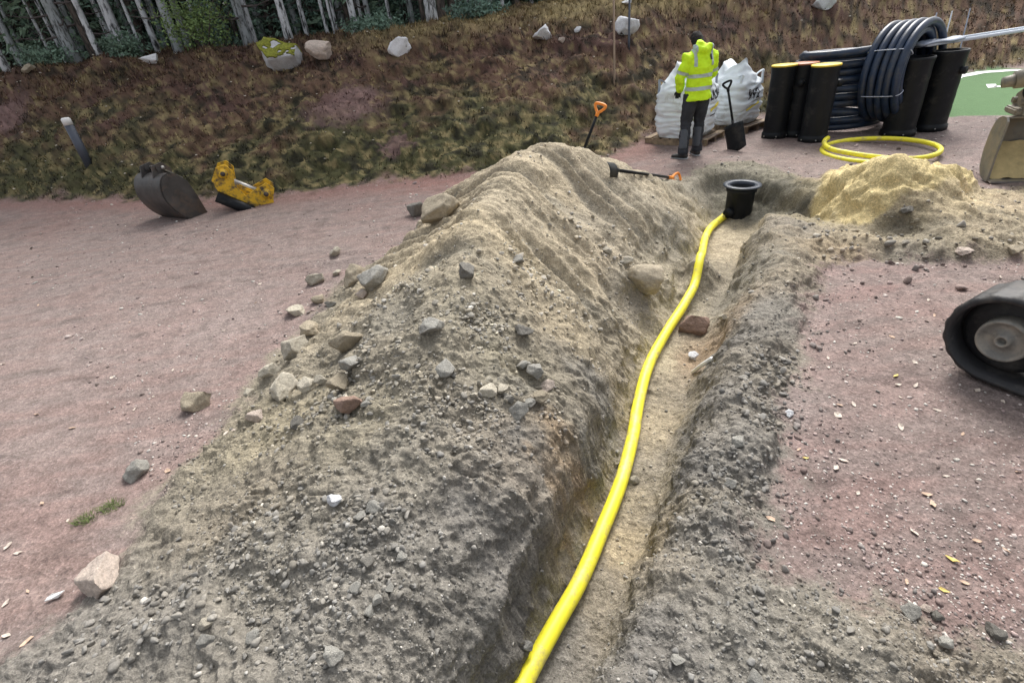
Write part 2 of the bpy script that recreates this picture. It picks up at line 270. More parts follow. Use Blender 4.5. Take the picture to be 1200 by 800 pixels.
def ground_colour(x, y, z):
    n1 = fbm(x*1.2, y*1.2, z*1.2, 3, 101); n2 = fbm(x*5, y*5, z*5, 3, 111); n3 = fbm(x*30, y*30, z*30, 2, 121)
    wx = x+.12*n2; wy = y+.12*fbm(x*4+9, y*4, z*4, 3, 131)
    col = idw(wx, wy, RCX, RCC, 2.2)
    st = fbm((x*.8-y*.25)*2, (y*.9)*7, z*0, 3, 141)
    g = np.clip(.5+1.5*st+.8*n1, 0, 1)[:, None]
    grey = col.mean(1)[:, None]*np.array([1.03, .99, .985])*1.05
    col = col*(1-.62*g)+grey*.62*g; col = col*np.array([.98, .985, .93]); rv = col.mean(1)[:, None]*np.array([1.17, .94, .89]); col = .45*col+.55*rv; dk = sstep(.1, .8, fbm(x*3, y*5, z*0, 3, 143))[:, None]; col = col*(1-.28*dk)*np.array([.91, .865, .84])
    mo = fbm(x*11, y*16, z*0, 3, 145); col *= (1+.2*n2+.14*n3+.22*mo)[:, None]
    near = (np.abs(x) < 9) & (y < 9.5) & (y > -5)
    ds = sd_soil(x, y)+.13*n1+.16*n2+.08*n3
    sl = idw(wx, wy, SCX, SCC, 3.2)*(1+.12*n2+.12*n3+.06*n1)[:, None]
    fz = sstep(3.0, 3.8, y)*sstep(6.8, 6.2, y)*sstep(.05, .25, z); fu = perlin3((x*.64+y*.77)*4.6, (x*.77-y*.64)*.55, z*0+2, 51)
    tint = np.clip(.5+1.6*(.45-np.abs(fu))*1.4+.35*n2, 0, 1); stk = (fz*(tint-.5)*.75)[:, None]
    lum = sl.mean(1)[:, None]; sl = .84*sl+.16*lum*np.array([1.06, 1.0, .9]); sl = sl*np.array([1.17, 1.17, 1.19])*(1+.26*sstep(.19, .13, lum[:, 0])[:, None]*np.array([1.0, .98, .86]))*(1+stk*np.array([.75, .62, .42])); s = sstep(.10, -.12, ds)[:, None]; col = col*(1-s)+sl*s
    sa = sstep(.04, -.04, sd_sand(x, y)+.05*n2)[:, None]; col = col*(1-sa)+np.array([.60, .49, .26])*(1+.1*n2+.08*n3)[:, None]*sa
    # heath
    m1 = fbm(x*.45, y*.45, z*.8, 3, 151); m2 = fbm(x*1.6, y*1.6, z*2.5, 3, 161); m3 = fbm(x*7, y*7, z*7, 3, 171)
    moss = np.array([.070, .078, .028]); brown = np.array([.115, .068, .042]); dark = np.array([.020, .021, .014]); straw = np.array([.25, .215, .085]); pink = np.array([.20, .125, .12])
    hgt = np.clip(z/2.4, 0, 1)
    right = sstep(-1, 7, x)
    tb = sstep(-.35, .35, m1*.8+m2*.6+(hgt-.36)*1.2+.3*right)[:, None]
    c = moss*(1-tb)+brown*tb
    m4 = fbm(x*4.2+4, y*4.2, z*4.5, 4, 181, .65); m5 = fbm(x*.9+7, y*.9, z*1.5, 3, 191)
    tr_ = (sstep(.0, .5, m5)*sstep(.2, .6, hgt+.2*m2))[:, None]*.8; c = c*(1-tr_)+np.array([.085, .045, .040])*tr_
    ts = sstep(.05, .55, m4*.9+m3*.4-.25*tr_[:, 0])[:, None]*.85; c = c*(1-ts)+straw*.85*ts
    td = sstep(.0, .5, -m4*.8-m2*.5-m3*.3)[:, None]*.85; c = c*(1-td)+dark*td
    top = (sstep(1.9, 2.3, z+.3*m2)*sstep(-4.5, -1., x)*sstep(.9, .0, np.abs(m1)))[:, None]*.8; c = c*(1-top)+straw*(1+.4*m3)[:, None]*top
    pk = np.zeros(len(x))
    for (q, r) in PINK: pk = np.maximum(pk, sstep(r*1.2, r*.5, np.hypot(x-q[0], (y-q[1])*1.0)+.35*m3+.3*m2))
    pk = np.maximum(pk*.8, .0)[:, None]; c = c*(1-pk)+pink*(1+.3*m3)[:, None]*pk
    m6 = fbm(x*15, y*15, z*15, 2, 175); c = c*.74+.26*c.mean(1)[:, None]*np.array([1.08, 1.0, .84]); c = c*np.array([1.05, .96, .96]); c *= 1.12*(1+.4*m3+.3*m6)[:, None].clip(.4, 1.8)
    e = sstep(.12, -.15, sd_emb(x, y)+.22*m3+.2*m2)[:, None]
    rim = np.exp(-((sd_emb(x, y)-.25)/.35)**2)[:, None]*.5*(x < 3)[:, None]
    col = col*(1-rim)+np.array([.24, .12, .10])*rim
    col = col*(1-e)+c*e
    fo = sstep(.6, 2.0, z-2.0+.2*m2)[:, None]*0
    p = sstep(.02, -.02, sd_pitch(x, y)+.01*m3)[:, None]; col = col*(1-p)+np.array([.105, .185, .085])*(1+.06*n2)[:, None]*p
    return np.clip(col, .005, .9)
def slope_xy(px, py):
    d = ray(px, py); t = 4.0
    while t < 40:
        q = CP+d*t
        if q[2] < base_h(np.array([q[0]]), np.array([q[1]]))[0]: break
        t += .03
    return CP+d*t
PINK = [(slope_xy(410,128)[:2], .85), (slope_xy(5,140)[:2], .7), (slope_xy(470,170)[:2], .25)]
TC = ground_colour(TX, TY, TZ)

# ------------------------------------------------------------------ materials
def mat(name, build):
    m = bpy.data.materials.new(name); m.use_nodes = True; n = m.node_tree; n.nodes.clear()
    out = n.nodes.new('ShaderNodeOutputMaterial'); b = n.nodes.new('ShaderNodeBsdfPrincipled'); n.links.new(b.outputs[0], out.inputs[0])
    build(n, b); return m
def N(n, t, **kw):
    o = n.nodes.new('ShaderNode'+t)
    for k, v in kw.items():
        if k in o.inputs.keys(): o.inputs[k].default_value = v
        else: setattr(o, k, v)
    return o
def coords(n, kind='Object', scale=1.0):
    tc = N(n, 'TexCoord'); return tc.outputs[kind]
def bump(n, b, src, strength, dist=.01, prev=None):
    bp = N(n, 'Bump'); bp.inputs['Strength'].default_value = strength; bp.inputs['Distance'].default_value = dist
    n.links.new(src, bp.inputs['Height'])
    if prev: n.links.new(prev, bp.inputs['Normal'])
    n.links.new(bp.outputs[0], b.inputs['Normal']); return bp.outputs[0]
def ramp(n, src, stops):
    r = N(n, 'ValToRGB'); e = r.color_ramp.elements
    while len(e) < len(stops): e.new(.5)
    for k, (p, c) in enumerate(stops): e[k].position = p; e[k].color = (*c, 1) if len(c) == 3 else c
    n.links.new(src, r.inputs[0]); return r.outputs[0]
def mixc(n, a, b, fac, mode='MIX'):
    m = N(n, 'Mix', data_type='RGBA', blend_type=mode)
    for s, i in ((fac, 0), (a, 6), (b, 7)):
        if hasattr(s, 'links'): n.links.new(s, m.inputs[i])
        else: m.inputs[i].default_value = s if not isinstance(s, tuple) else (*s, 1)
    return m.outputs[2]
def terrain_mat(name, kind):
    def bld(n, b):
        va = N(n, 'VertexColor', layer_name='albedo'); co = coords(n, 'Object')
        n1 = N(n, 'TexNoise', Scale=90., Detail=4., Roughness=.7); n.links.new(co, n1.inputs['Vector'])
        v1 = N(n, 'TexVoronoi', Scale=45. if kind != 'heath' else 14.); n.links.new(co, v1.inputs['Vector'])
        lo = ramp(n, n1.outputs[0], [(.3, (.62,)*3), (.5, (.98,)*3), (.72, (1.5,)*3)])
        c = mixc(n, va.outputs[0], lo, 1.0, 'MULTIPLY')
        if kind == 'gravel':
            v2 = N(n, 'TexVoronoi', Scale=75.); n.links.new(co, v2.inputs['Vector'])
            sp = ramp(n, v2.outputs['Color'], [(0., (0, 0, 0)), (.86, (0, 0, 0)), (.93, (.7,)*3)])
            near = ramp(n, v2.outputs['Distance'], [(.25, (1, 1, 1)), (.40, (0, 0, 0))])
            f = mixc(n, sp, near, 1.0, 'MULTIPLY'); c = mixc(n, c, (.42, .36, .34), f)
            pd = ramp(n, v1.outputs['Color'], [(0., (.8,)*3), (.5, (1.,)*3), (1., (1.25,)*3)]); c = mixc(n, c, pd, 1.0, 'MULTIPLY')
        if kind == 'soil':
            pd = ramp(n, v1.outputs['Color'], [(0., (.78,)*3), (.6, (1.,)*3), (1., (1.3,)*3)]); c = mixc(n, c, pd, 1.0, 'MULTIPLY')
        n.links.new(c, b.inputs['Base Color']); b.inputs['Roughness'].default_value = .95 if kind != 'gravel' else .8
        b.inputs['Specular IOR Level'].default_value = .2
        p = bump(n, b, n1.outputs[0], {'soil': .8, 'gravel': .5, 'heath': .9, 'turf': .3}[kind], .012)
        if kind in ('soil', 'gravel'): bump(n, b, v1.outputs['Distance'], .45, .008, p)
    return mat(name, bld)
M = {}
M['gravel'] = terrain_mat('red gravel', 'gravel'); M['soil'] = terrain_mat('excavated soil', 'soil'); M['heath'] = terrain_mat('heath', 'heath'); M['turf'] = terrain_mat('artificial turf', 'turf')

def tag(o, label=None, cat=None, group=None, kind=None):
    if label: o['label'] = label
    if cat: o['category'] = cat
    if group: o['group'] = group
    if kind: o['kind'] = kind
    return o
def np_mesh(name, verts, faces, material, cols=None, parent=None, smooth=False):
    me = bpy.data.meshes.new(name); faces = np.asarray(faces); k = faces.shape[1]
    me.vertices.add(len(verts)); me.vertices.foreach_set('co', np.asarray(verts, np.float32).ravel())
    me.loops.add(faces.size); me.loops.foreach_set('vertex_index', faces.ravel().astype(np.int32))
    me.polygons.add(len(faces)); me.polygons.foreach_set('loop_start', np.arange(0, faces.size, k, dtype=np.int32))
    me.update(calc_edges=True)
    if smooth: me.polygons.foreach_set('use_smooth', np.ones(len(faces), bool))
    if cols is not None:
        ca = me.color_attributes.new('albedo', 'FLOAT_COLOR', 'POINT')
        c4 = np.ones((len(verts), 4), np.float32); c4[:, :3] = cols; ca.data.foreach_set('color', c4.ravel())
    if material: me.materials.append(material)
    o = bpy.data.objects.new(name, me); COL.objects.link(o); o.parent = parent
    return o
TV = np.stack([TX, TY, TZ], 1)
idx = np.arange(NR*NA).reshape(NR, NA)
Q = np.stack([idx[:-1, :-1], idx[1:, :-1], idx[1:, 1:], idx[:-1, 1:]], -1).reshape(-1, 4)[:, ::-1]
cx = TX[Q].mean(1); cy = TY[Q].mean(1); cz = TZ[Q].mean(1)
nb = .06*fbm(cx*5, cy*5, cz*0, 3, 111)
cls = np.zeros(len(Q), int)
cls[sd_soil(cx, cy)+nb < 0] = 1
cls[sd_sand(cx, cy)+nb*.5 < 0] = 2
cls[sd_emb(cx, cy)+nb*3 < 0] = 3
cls[(cls == 0) & (sd_pitch(cx, cy) < 0)] = 4
for k, (nm, mt, lb) in enumerate([('ground', 'gravel', 'red gravel ground strewn with pale chips and leaves'), ('excavated_soil', 'soil', 'heap of dug-out grey and tan soil with the open trench beside it'), ('sand_pile', 'soil', 'pale yellow sand pile in front of the yellow pipe coil'), ('embankment', 'heath', 'mossy brown heath slope rising to the forest'), ('artificial_pitch', 'turf', 'green artificial turf pitch with white line')]):
    f = Q[cls == k]; used, inv = np.unique(f, return_inverse=True)
    o = np_mesh(nm, TV[used], inv.reshape(f.shape), M[mt], TC[used], smooth=True)
    o['kind'] = 'structure'; o['label'] = lb
# queries on the finished surface
def surf(x, y):
    a, b, c = displaced(np.array([x], float), np.array([y], float)); return float(c[0])
TMASK = (np.hypot(TX, TY) < 32) & (TY > -1)
def _bvh():
    q = Q[(np.hypot(cx, cy) < 34) & (cy > -.5)]; used, inv = np.unique(q, return_inverse=True)
    return BVHTree.FromPolygons([tuple(v) for v in TV[used].tolist()], inv.reshape(q.shape).tolist())
BV = _bvh()
def hit(px, py):
    h = BV.ray_cast(Vector(CP), Vector(ray(px, py)))
    return (h[0], h[1], h[3]) if h[0] else (Vector(P(px, py, 0)), Vector((0, 0, 1)), 10)
def ground_z(x, y):
    h = BV.ray_cast(Vector((x, y, 8)), Vector((0, 0, -1)))
    return h[0].z if h[0] else float(base_h(np.array([x]), np.array([y]))[0])

# white touchline laid on the turf
def draped_strip(name, pts, wdt, m, label):
    pts = [Vector(p) for p in pts]; q = []
    for a, b in zip(pts, pts[1:]):
        n = max(2, int((b-a).length/.25)); q += [a.lerp(b, k/n) for k in range(n)]
    q.append(pts[-1]); vs = []; 
    for i, p in enumerate(q):
        t = (q[min(len(q)-1, i+1)]-q[max(0, i-1)]); t.z = 0; t.normalize(); n_ = Vector((-t.y, t.x, 0))
        for s_ in (-1, 1): v = p+n_*s_*wdt/2; vs.append((v.x, v.y, ground_z(v.x, v.y)+.006))
    f = [(2*i, 2*i+1, 2*i+3, 2*i+2) for i in range(len(q)-1)]; o = np_mesh(name, vs, f, m); o['kind'] = 'structure'; o['label'] = label; return o
def _w(n, b): b.inputs['Base Color'].default_value = (.78, .80, .78, 1); b.inputs['Roughness'].default_value = .8
M['line'] = mat('white line', _w)
draped_strip('touchline', [P(1112,97), P(1122,91), P(1150,86), P(1188,83), P(1250,82), (30,12.2,0)], .22, M['line'], 'white line along the far edge of the artificial pitch')
draped_strip('pitch_mark', [P(1161,99), P(1163,103), P(1172,101)], .16, M['line'], 'short white mark on the artificial pitch')
# ================================================================== helpers for built things
def empty(name, loc, rz=0.0, label=None, cat=None, group=None):
    o = bpy.data.objects.new(name, None); COL.objects.link(o); o.location = loc; o.rotation_euler = (0, 0, rz); o.empty_display_size = .1
    return tag(o, label, cat, group)
def obj(name, bm, m, parent=None, smooth=True, label=None):
    me = bpy.data.meshes.new(name); bmesh.ops.recalc_face_normals(bm, faces=bm.faces); bm.to_mesh(me); bm.free()
    if smooth: me.polygons.foreach_set('use_smooth', [True]*len(me.polygons)); 
    if m: me.materials.append(m)
    o = bpy.data.objects.new(name, me); COL.objects.link(o); o.parent = parent
    if label: o['label'] = label
    return o
def copy_tree(o, parent=None):
    c = o.copy(); COL.objects.link(c); c.parent = parent
    for ch in [k for k in o.children]: copy_tree(ch, c)
    return c
def box(bm, c, s, rot=None, bev=0.0):
    r = bmesh.ops.create_cube(bm, size=1); vs = r['verts']
    bmesh.ops.scale(bm, vec=s, verts=vs)
    if bev:
        es = list({e for v in vs for e in v.link_edges}); b = bmesh.ops.bevel(bm, geom=es, offset=bev, segments=2, affect='EDGES', clamp_overlap=True); vs = list({v for f in b['faces'] for v in f.verts} | {v for v in vs if v.is_valid})
    if rot is not None: bmesh.ops.rotate(bm, cent=(0, 0, 0), matrix=rot, verts=vs)
    bmesh.ops.translate(bm, vec=c, verts=vs); return vs
def spline(pts, n):
    pts = [Vector(p) for p in pts]; out = []; m = len(pts)-1
    for i in range(m):
        a = pts[max(0, i-1)]; b = pts[i]; c = pts[i+1]; d = pts[min(m, i+2)]
        for k in range(n):
            t = k/n; out.append(.5*((2*b)+(c-a)*t+(2*a-5*b+4*c-d)*t*t+(3*b-a-3*c+d)*t**3))
    out.append(pts[-1]); return out
def tube(bm, pts, rad, seg=12, cap=True, ref=None, closed=False):
    """rad: number, list, or list of (a, b) pairs; b is the radius along ref"""
    pts = [Vector(p) for p in pts]; n = len(pts); rings = []; prev = None
    for i, p in enumerate(pts):
        if closed: t = (pts[(i+1) % n]-pts[i-1]).normalized()
        else: t = (pts[min(n-1, i+1)]-pts[max(0, i-1)]).normalized()
        if ref is not None: u = t.cross(Vector(ref)); u = u.normalized() if u.length > 1e-4 else t.orthogonal().normalized()
        elif prev is None: u = t.orthogonal().normalized()
        else: u = (prev-t*prev.dot(t)).normalized()
        prev = u; v = t.cross(u)
        r = rad[i] if isinstance(rad, (list, tuple)) and not (len(rad) == 2 and n != 2 and not isinstance(rad[0], (tuple, list))) else rad
        a, b = r if isinstance(r, (tuple, list)) else (r, r)
        rings.append([bm.verts.new(p+u*(a*math.cos(2*math.pi*k/seg))+v*(b*math.sin(2*math.pi*k/seg))) for k in range(seg)])
    for i in range(n if closed else n-1):
        A = rings[i]; B = rings[(i+1) % n]
        for k in range(seg): bm.faces.new((A[k], A[(k+1) % seg], B[(k+1) % seg], B[k]))
    if cap and not closed: bm.faces.new(rings[0][::-1]); bm.faces.new(rings[-1])
    return rings
def lathe(bm, prof, seg=32, c=(0, 0, 0)):
    rings = []
    for r, z in prof:
        rings.append([bm.verts.new((c[0]+r*math.cos(2*math.pi*k/seg), c[1]+r*math.sin(2*math.pi*k/seg), c[2]+z)) for k in range(seg)])
    for i in range(len(rings)-1):
        for k in range(seg): bm.faces.new((rings[i][k], rings[i][(k+1) % seg], rings[i+1][(k+1) % seg], rings[i+1][k]))
    return rings
def capped(bm, ring, flip=False): bm.faces.new(ring[::-1] if flip else ring)
def prism(bm, outline, y0, y1):
    """outline in xz, thickness along y"""
    a = [bm.verts.new((p[0], y0, p[1])) for p in outline]; b = [bm.verts.new((p[0], y1, p[1])) for p in outline]
    n = len(a); bm.faces.new(a); bm.faces.new(b[::-1])
    for i in range(n): bm.faces.new((a[i], b[i], b[(i+1) % n], a[(i+1) % n]))
def BMn(): return bmesh.new()
def simple(name, col, rough=.6, metal=0., var=.12, scale=8., bmp=.0, bscale=60., spec=.5, dirt=None, dscale=3., damt=.5):
    def bld(n, b):
        co = coords(n); no = N(n, 'TexNoise', Scale=scale, Detail=5., Roughness=.6); n.links.new(co, no.inputs['Vector'])
        lo = tuple(c*(1-var) for c in col); hi = tuple(min(1, c*(1+var)) for c in col)
        c = ramp(n, no.outputs[0], [(.3, lo), (.7, hi)])
        if dirt:
            n2 = N(n, 'TexNoise', Scale=dscale, Detail=8., Roughness=.7); n.links.new(co, n2.inputs['Vector'])
            c = mixc(n, c, dirt, ramp(n, n2.outputs[0], [(.62-damt*.4, (0, 0, 0)), (.72-damt*.2, (1, 1, 1))]))
        n.links.new(c, b.inputs['Base Color']); b.inputs['Roughness'].default_value = rough; b.inputs['Metallic'].default_value = metal; b.inputs['Specular IOR Level'].default_value = spec
        if bmp:
            n3 = N(n, 'TexNoise', Scale=bscale, Detail=4.); n.links.new(co, n3.inputs['Vector']); bump(n, b, n3.outputs[0], bmp, .01)
    return mat(name, bld)
M['yellow_pipe'] = simple('yellow plastic pipe', (.86, .78, .04), .5, var=.04, bmp=.05, dirt=(.50, .42, .16), dscale=7, damt=.28, bscale=40)
M['black_plastic'] = simple('black plastic', (.007, .0085, .011), .5, var=.3, bmp=.15, bscale=20, spec=.25, dirt=(.035, .033, .03), dscale=4, damt=.2)
M['black_hose'] = simple('black ribbed hose', (.016, .032, .068), .42, var=.25, dirt=(.055, .06, .07), dscale=5, damt=.3)
M['lid_yellow'] = simple('yellow lid', (.8, .58, .05), .5); M['lid_orange'] = simple('orange lid', (.65, .19, .05), .5, dirt=(.3, .15, .1))
M['wood'] = simple('weathered wood', (.27, .20, .13), .8, var=.35, scale=20, bmp=.3, dirt=(.09, .06, .045), damt=.4)
M['bag'] = simple('woven white bag', (.78, .84, .88), .55, var=.05, bmp=.25, bscale=250, dirt=(.5, .51, .49), damt=.15)
M['ink'] = simple('black print', (.02, .02, .025), .6); M['ink_y'] = simple('yellow print', (.75, .62, .08), .6)
M['hivis'] = simple('hi-vis yellow fabric', (.62, .95, .015), .75, var=.06, bmp=.2, bscale=40); M['reflect'] = simple('reflective band', (.42, .50, .49), .35, var=.1)
M['hi_dark'] = simple('dark navy fabric', (.02, .022, .028), .8, var=.25, bmp=.3, bscale=30)
M['trouser'] = simple('dark work trousers', (.022, .025, .032), .85, var=.3, bmp=.3, bscale=30); M['trouser_grey'] = simple('grey trouser cloth', (.075, .085, .10), .85)
M['skin'] = simple('skin', (.5, .29, .21), .5); M['hair'] = simple('dark hair', (.012, .010, .010), .9, bmp=.5, bscale=80)
M['boot'] = simple('black boot', (.02, .02, .02), .5); M['boot_light'] = simple('grey boot panel', (.4, .42, .43), .5)
M['rust_steel'] = simple('worn dark steel', (.062, .058, .056), .5, .3, var=.4, scale=5, bmp=.3, bscale=15, dirt=(.12, .088, .068), dscale=3, damt=.3, spec=.5)
M['edge_steel'] = simple('worn bright steel', (.35, .34, .32), .4, .7, var=.2); M['grey_steel'] = simple('muddy grey steel', (.16, .16, .145), .6, .2, var=.3, scale=6, bmp=.3, dirt=(.24, .21, .16), dscale=4, damt=.5)
M['rubber'] = simple('track rubber', (.016, .016, .018), .6, var=.3, bmp=.4, bscale=25, dirt=(.06, .055, .05), dscale=6, damt=.3)
M['idler'] = simple('muddy idler steel', (.21, .20, .18), .6, .2, var=.35, scale=9, bmp=.4, dirt=(.33, .30, .25), dscale=8, damt=.4)
M['yellow_paint'] = simple('chipped yellow paint', (.70, .42, .02), .45, var=.1, dirt=(.05, .045, .04), dscale=11, damt=.38, bmp=.3, bscale=20)
M['orange'] = simple('orange plastic', (.85, .27, .03), .4); M['white_pipe'] = simple('pale blue white pipe', (.62, .68, .76), .3, var=.05)
M['post'] = simple('grey post', (.075, .085, .11), .5, .2); M['white'] = simple('white cap', (.78, .78, .76), .5)
M['pole'] = simple('thin wooden pole', (.30, .22, .16), .8); M['film'] = simple('pale plastic wrap', (.30, .34, .42), .25)
M['excav'] = simple('excavator orange paint', (.5, .16, .03), .45, dirt=(.12, .1, .08)); M['glass'] = simple('cab glass', (.03, .035, .04), .08)

def stone_mat(name, col, var=.25, bscale=30.):
    def bld(n, b):
        co = coords(n, 'Object'); no = N(n, 'TexNoise', Scale=6., Detail=8., Roughness=.65); n.links.new(co, no.inputs['Vector'])
        n2 = N(n, 'TexNoise', Scale=45., Detail=4., Roughness=.7); n.links.new(co, n2.inputs['Vector'])
        oi = N(n, 'ObjectInfo')
        c = ramp(n, no.outputs[0], [(.3, tuple(c*(1-var) for c in col)), (.7, tuple(c*(1+var) for c in col))])
        c = mixc(n, c, ramp(n, oi.outputs['Random'], [(0, (.8,)*3), (1, (1.15,)*3)]), 1., 'MULTIPLY')
        c = mixc(n, c, ramp(n, n2.outputs[0], [(.35, (.75,)*3), (.65, (1.15,)*3)]), 1., 'MULTIPLY')
        n.links.new(c, b.inputs['Base Color']); b.inputs['Roughness'].default_value = .85; b.inputs['Specular IOR Level'].default_value = .3
        p = bump(n, b, no.outputs[0], .5, .03); bump(n, b, n2.outputs[0], .4, .01, p)
    return mat(name, bld)
M['st_pale'] = stone_mat('pale stone', (.46, .42, .34)); M['st_grey'] = stone_mat('grey stone', (.31, .30, .27)); M['st_tan'] = stone_mat('tan stone', (.36, .31, .23))
M['st_red'] = stone_mat('reddish stone', (.27, .185, .145)); M['st_pink'] = stone_mat('pinkish stone', (.50, .42, .36)); M['st_white'] = stone_mat('white boulder', (.74, .75, .77), .12); M['st_dark'] = stone_mat('dark stone', (.18, .17, .15))
def pebble_mat():
    def bld(n, b):
        va = N(n, 'VertexColor', layer_name='albedo'); co = coords(n); n2 = N(n, 'TexNoise', Scale=120., Detail=4., Roughness=.7); n.links.new(co, n2.inputs['Vector'])
        c = mixc(n, va.outputs[0], ramp(n, n2.outputs[0], [(.3, (.75,)*3), (.7, (1.2,)*3)]), 1., 'MULTIPLY')
        n.links.new(c, b.inputs['Base Color']); b.inputs['Roughness'].default_value = .9; b.inputs['Specular IOR Level'].default_value = .25
    return mat('pebbles', bld)
M['pebble'] = pebble_mat()

# ================================================================== rocks
def rock_mesh(seed, sub=3, planes=9, rough=.05):
    r = random.Random(seed); bm = bmesh.new(); bmesh.ops.create_icosphere(bm, subdivisions=sub, radius=1)
    P_ = []
    for k in range(planes):
        v = Vector((r.gauss(0, 1), r.gauss(0, 1), r.gauss(0, 1))).normalized(); P_.append((v, r.uniform(.42, .72)))
    for v in bm.verts:
        c = v.co.copy()
        for n_, d in P_:
            s = c.dot(n_)
            if s > d: c -= n_*(s-d)*.97
        v.co = c
    co = np.array([v.co[:] for v in bm.verts]); d = rough*fbm(co[:, 0]*2.3+seed, co[:, 1]*2.3, co[:, 2]*2.3, 4, seed)
    for v, k in zip(bm.verts, d): v.co += v.co.normalized()*float(k)
    me = bpy.data.meshes.new('stone'); bm.to_mesh(me); bm.free()
    me.polygons.foreach_set('use_smooth', [True]*len(me.polygons)); return me
ROCKS = [rock_mesh(s, 4, 9+s % 5, .10) for s in range(1, 13)]
def rock(px, py, wpx, m, label, group, name='stone', shape=None, flat=.72, asp=1.0, rz=None, sink=.25, cat='stone', tilt=.25, k=None):
    h, n_, d = hit(px, py+wpx*.12); dep_ = (np.array(h)-CP)@FW; R_ = wpx*dep_/FPX/2*1.06
    rr = random.Random(int(px*31+py)); me = ROCKS[(shape if shape is not None else rr.randrange(12)) % 12].copy(); me.materials.append(M[m])
    co = np.array([v.co[:] for v in me.vertices]); me.transform(Matrix.Diagonal((1/np.abs(co[:, 0]).max(), 1/np.abs(co[:, 1]).max(), 1/np.abs(co[:, 2]).max(), 1)))
    o = bpy.data.objects.new(name, me); COL.objects.link(o)
    o.scale = (R_, R_*asp, R_*flat); o.rotation_euler = (rr.uniform(-tilt, tilt), rr.uniform(-tilt, tilt), rz if rz is not None else rr.uniform(0, 6.28))
    o.location = (h[0], h[1]+R_*.25, ground_z(h[0], h[1]+R_*.25)+R_*flat*(1-2*sink)) if n_[2] > .5 and wpx > 14 else h+Vector((0, 0, R_*flat*(1-2*sink)))
    return tag(o, label, cat, group)
G1 = "stones scattered at the heap's left foot"
STN = [
 ((346,409),34,'st_pale',G1,"large pale rounded stone at the red ground's edge, just below the squat tan one"),
 ((317,436),27,'st_pale',G1,'whitish stone lying up-left of the biggest angular stone'),
 ((330,462),38,'st_pale',G1,"biggest pale angular stone at the heap's left foot"),
 ((230,475),31,'st_tan',G1,'lone tan stone with mottled top out on the red gravel'),
 ((160,554),32,'st_grey',G1,'lone grey-white peaked stone on red gravel above the grass tuft'),
 ((345,366),22,'st_pale',G1,'small pale stone on red gravel, above the squat tan stone'),
 ((370,330),21,'st_pale',G1,'small pale block on red gravel left of the big grey boulder'),
 ((394,297),17,'st_pale',G1,"pale stone at the end of the dark rut near the heap's far foot"),
 ((298,490),21,'st_pink',G1,'small pinkish stone below the biggest angular stone'),
 ((363,389),27,'st_tan',G1,'squat tan stone touching the soil edge above the large pale rounded stone'),
 ((441,330),44,'st_grey',G1,"large grey boulder half buried in the heap's upper left side"),
 ((416,326),34,'st_tan',G1,'long tan stone leaning on the left of the grey boulder'),
 ((408,405),40,'st_tan',G1,'flat wedge-shaped tan stone overhanging a dark gap on the left slope'),
 ((408,479),34,'st_red',G1,'reddish triangular stone half sunk in grey crumbs'),
 ((401,448),30,'st_tan',G1,'cracked tan stone just above the reddish triangular one'),
 ((412,428),28,'st_grey',G1,'grey lump below the flat wedge-shaped stone'),
 ((360,455),21,'st_pale',G1,'pale flat stone to the right of the biggest angular stone'),
 ((377,447),17,'st_pale',G1,'small pale chip between the flat pale stone and the cracked tan stone'),
 ((374,352),17,'st_tan',G1,'small tan stone beneath the big grey boulder, first of two'),
 ((388,357),14,'st_grey',G1,'small grey stone right of the small tan one on the soil edge'),
 ((425,345),14,'st_pink',G1,"pink pebble at the grey boulder's foot"),
 ((348,496),18,'st_dark',G1,'dark flat stone low on the left slope with shadow under it'),
 ((428,474),13,'st_grey',G1,'small dark-shadowed stone right of the reddish triangular stone'),
 ((292,462),15,'st_pale',G1,'small pale stone left of the biggest angular stone'),
 ((395,320),12,'st_pale',G1,'tiny pale stone just above the long tan stone'),
]
G2 = 'stones on the crest and trench side of the heap'
STN += [
 ((522,435),29,'st_grey',G2,"rounded grey stone alone in the middle of the heap's top"),
 ((505,388),28,'st_grey',G2,'upright grey-brown stone with pale lower half on the heap'),
 ((547,322),24,'st_dark',G2,'dark crumbly clod above the patch of black stones'),
 ((609,307),18,'st_grey',G2,'upright grey stone on the furrowed slope below the peak'),
 ((613,393),22,'st_dark',G2,'dark flat stone on the slope above the stone group'),
 ((571,461),24,'st_pale',G2,'pale squarish stone at the left of the stone group'),
 ((588,456),15,'st_pale',G2,'small pale stone right of the pale squarish one'),
 ((573,445),12,'st_pale',G2,'tiny pale stone above the pale squarish one'),
 ((614,429),20,'st_grey',G2,'grey stone at the top of the stone group'),
 ((630,438),24,'st_grey',G2,'slanted grey stone right of the topmost one in the stone group'),
 ((640,452),20,'st_pink',G2,'pinkish wedge stone at the right end of the stone group'),
 ((633,468),20,'st_tan',G2,'tan flat stone under the pinkish wedge'),
 ((598,469),15,'st_dark',G2,'small dark stone at the bottom of the stone group'),
 ((608,483),24,'st_grey',G2,'blue-grey angular stone lowest in the stone group'),
 ((620,471),14,'st_grey',G2,'small round stone between the blue-grey and the tan flat one'),
 ((555,462),10,'st_pale',G2,'pebble left of the pale squarish stone'),
 ((755,328),48,'st_tan',G2,'large tan rounded boulder bedded in the trench-side slope'),
 ((735,308),15,'st_pale',G2,'small whitish stone above the large bedded boulder'),
 ((712,294),12,'st_pale',G2,'small stone left and above of the large bedded boulder'),
]
G3 = "stones on the heap's near grey end"
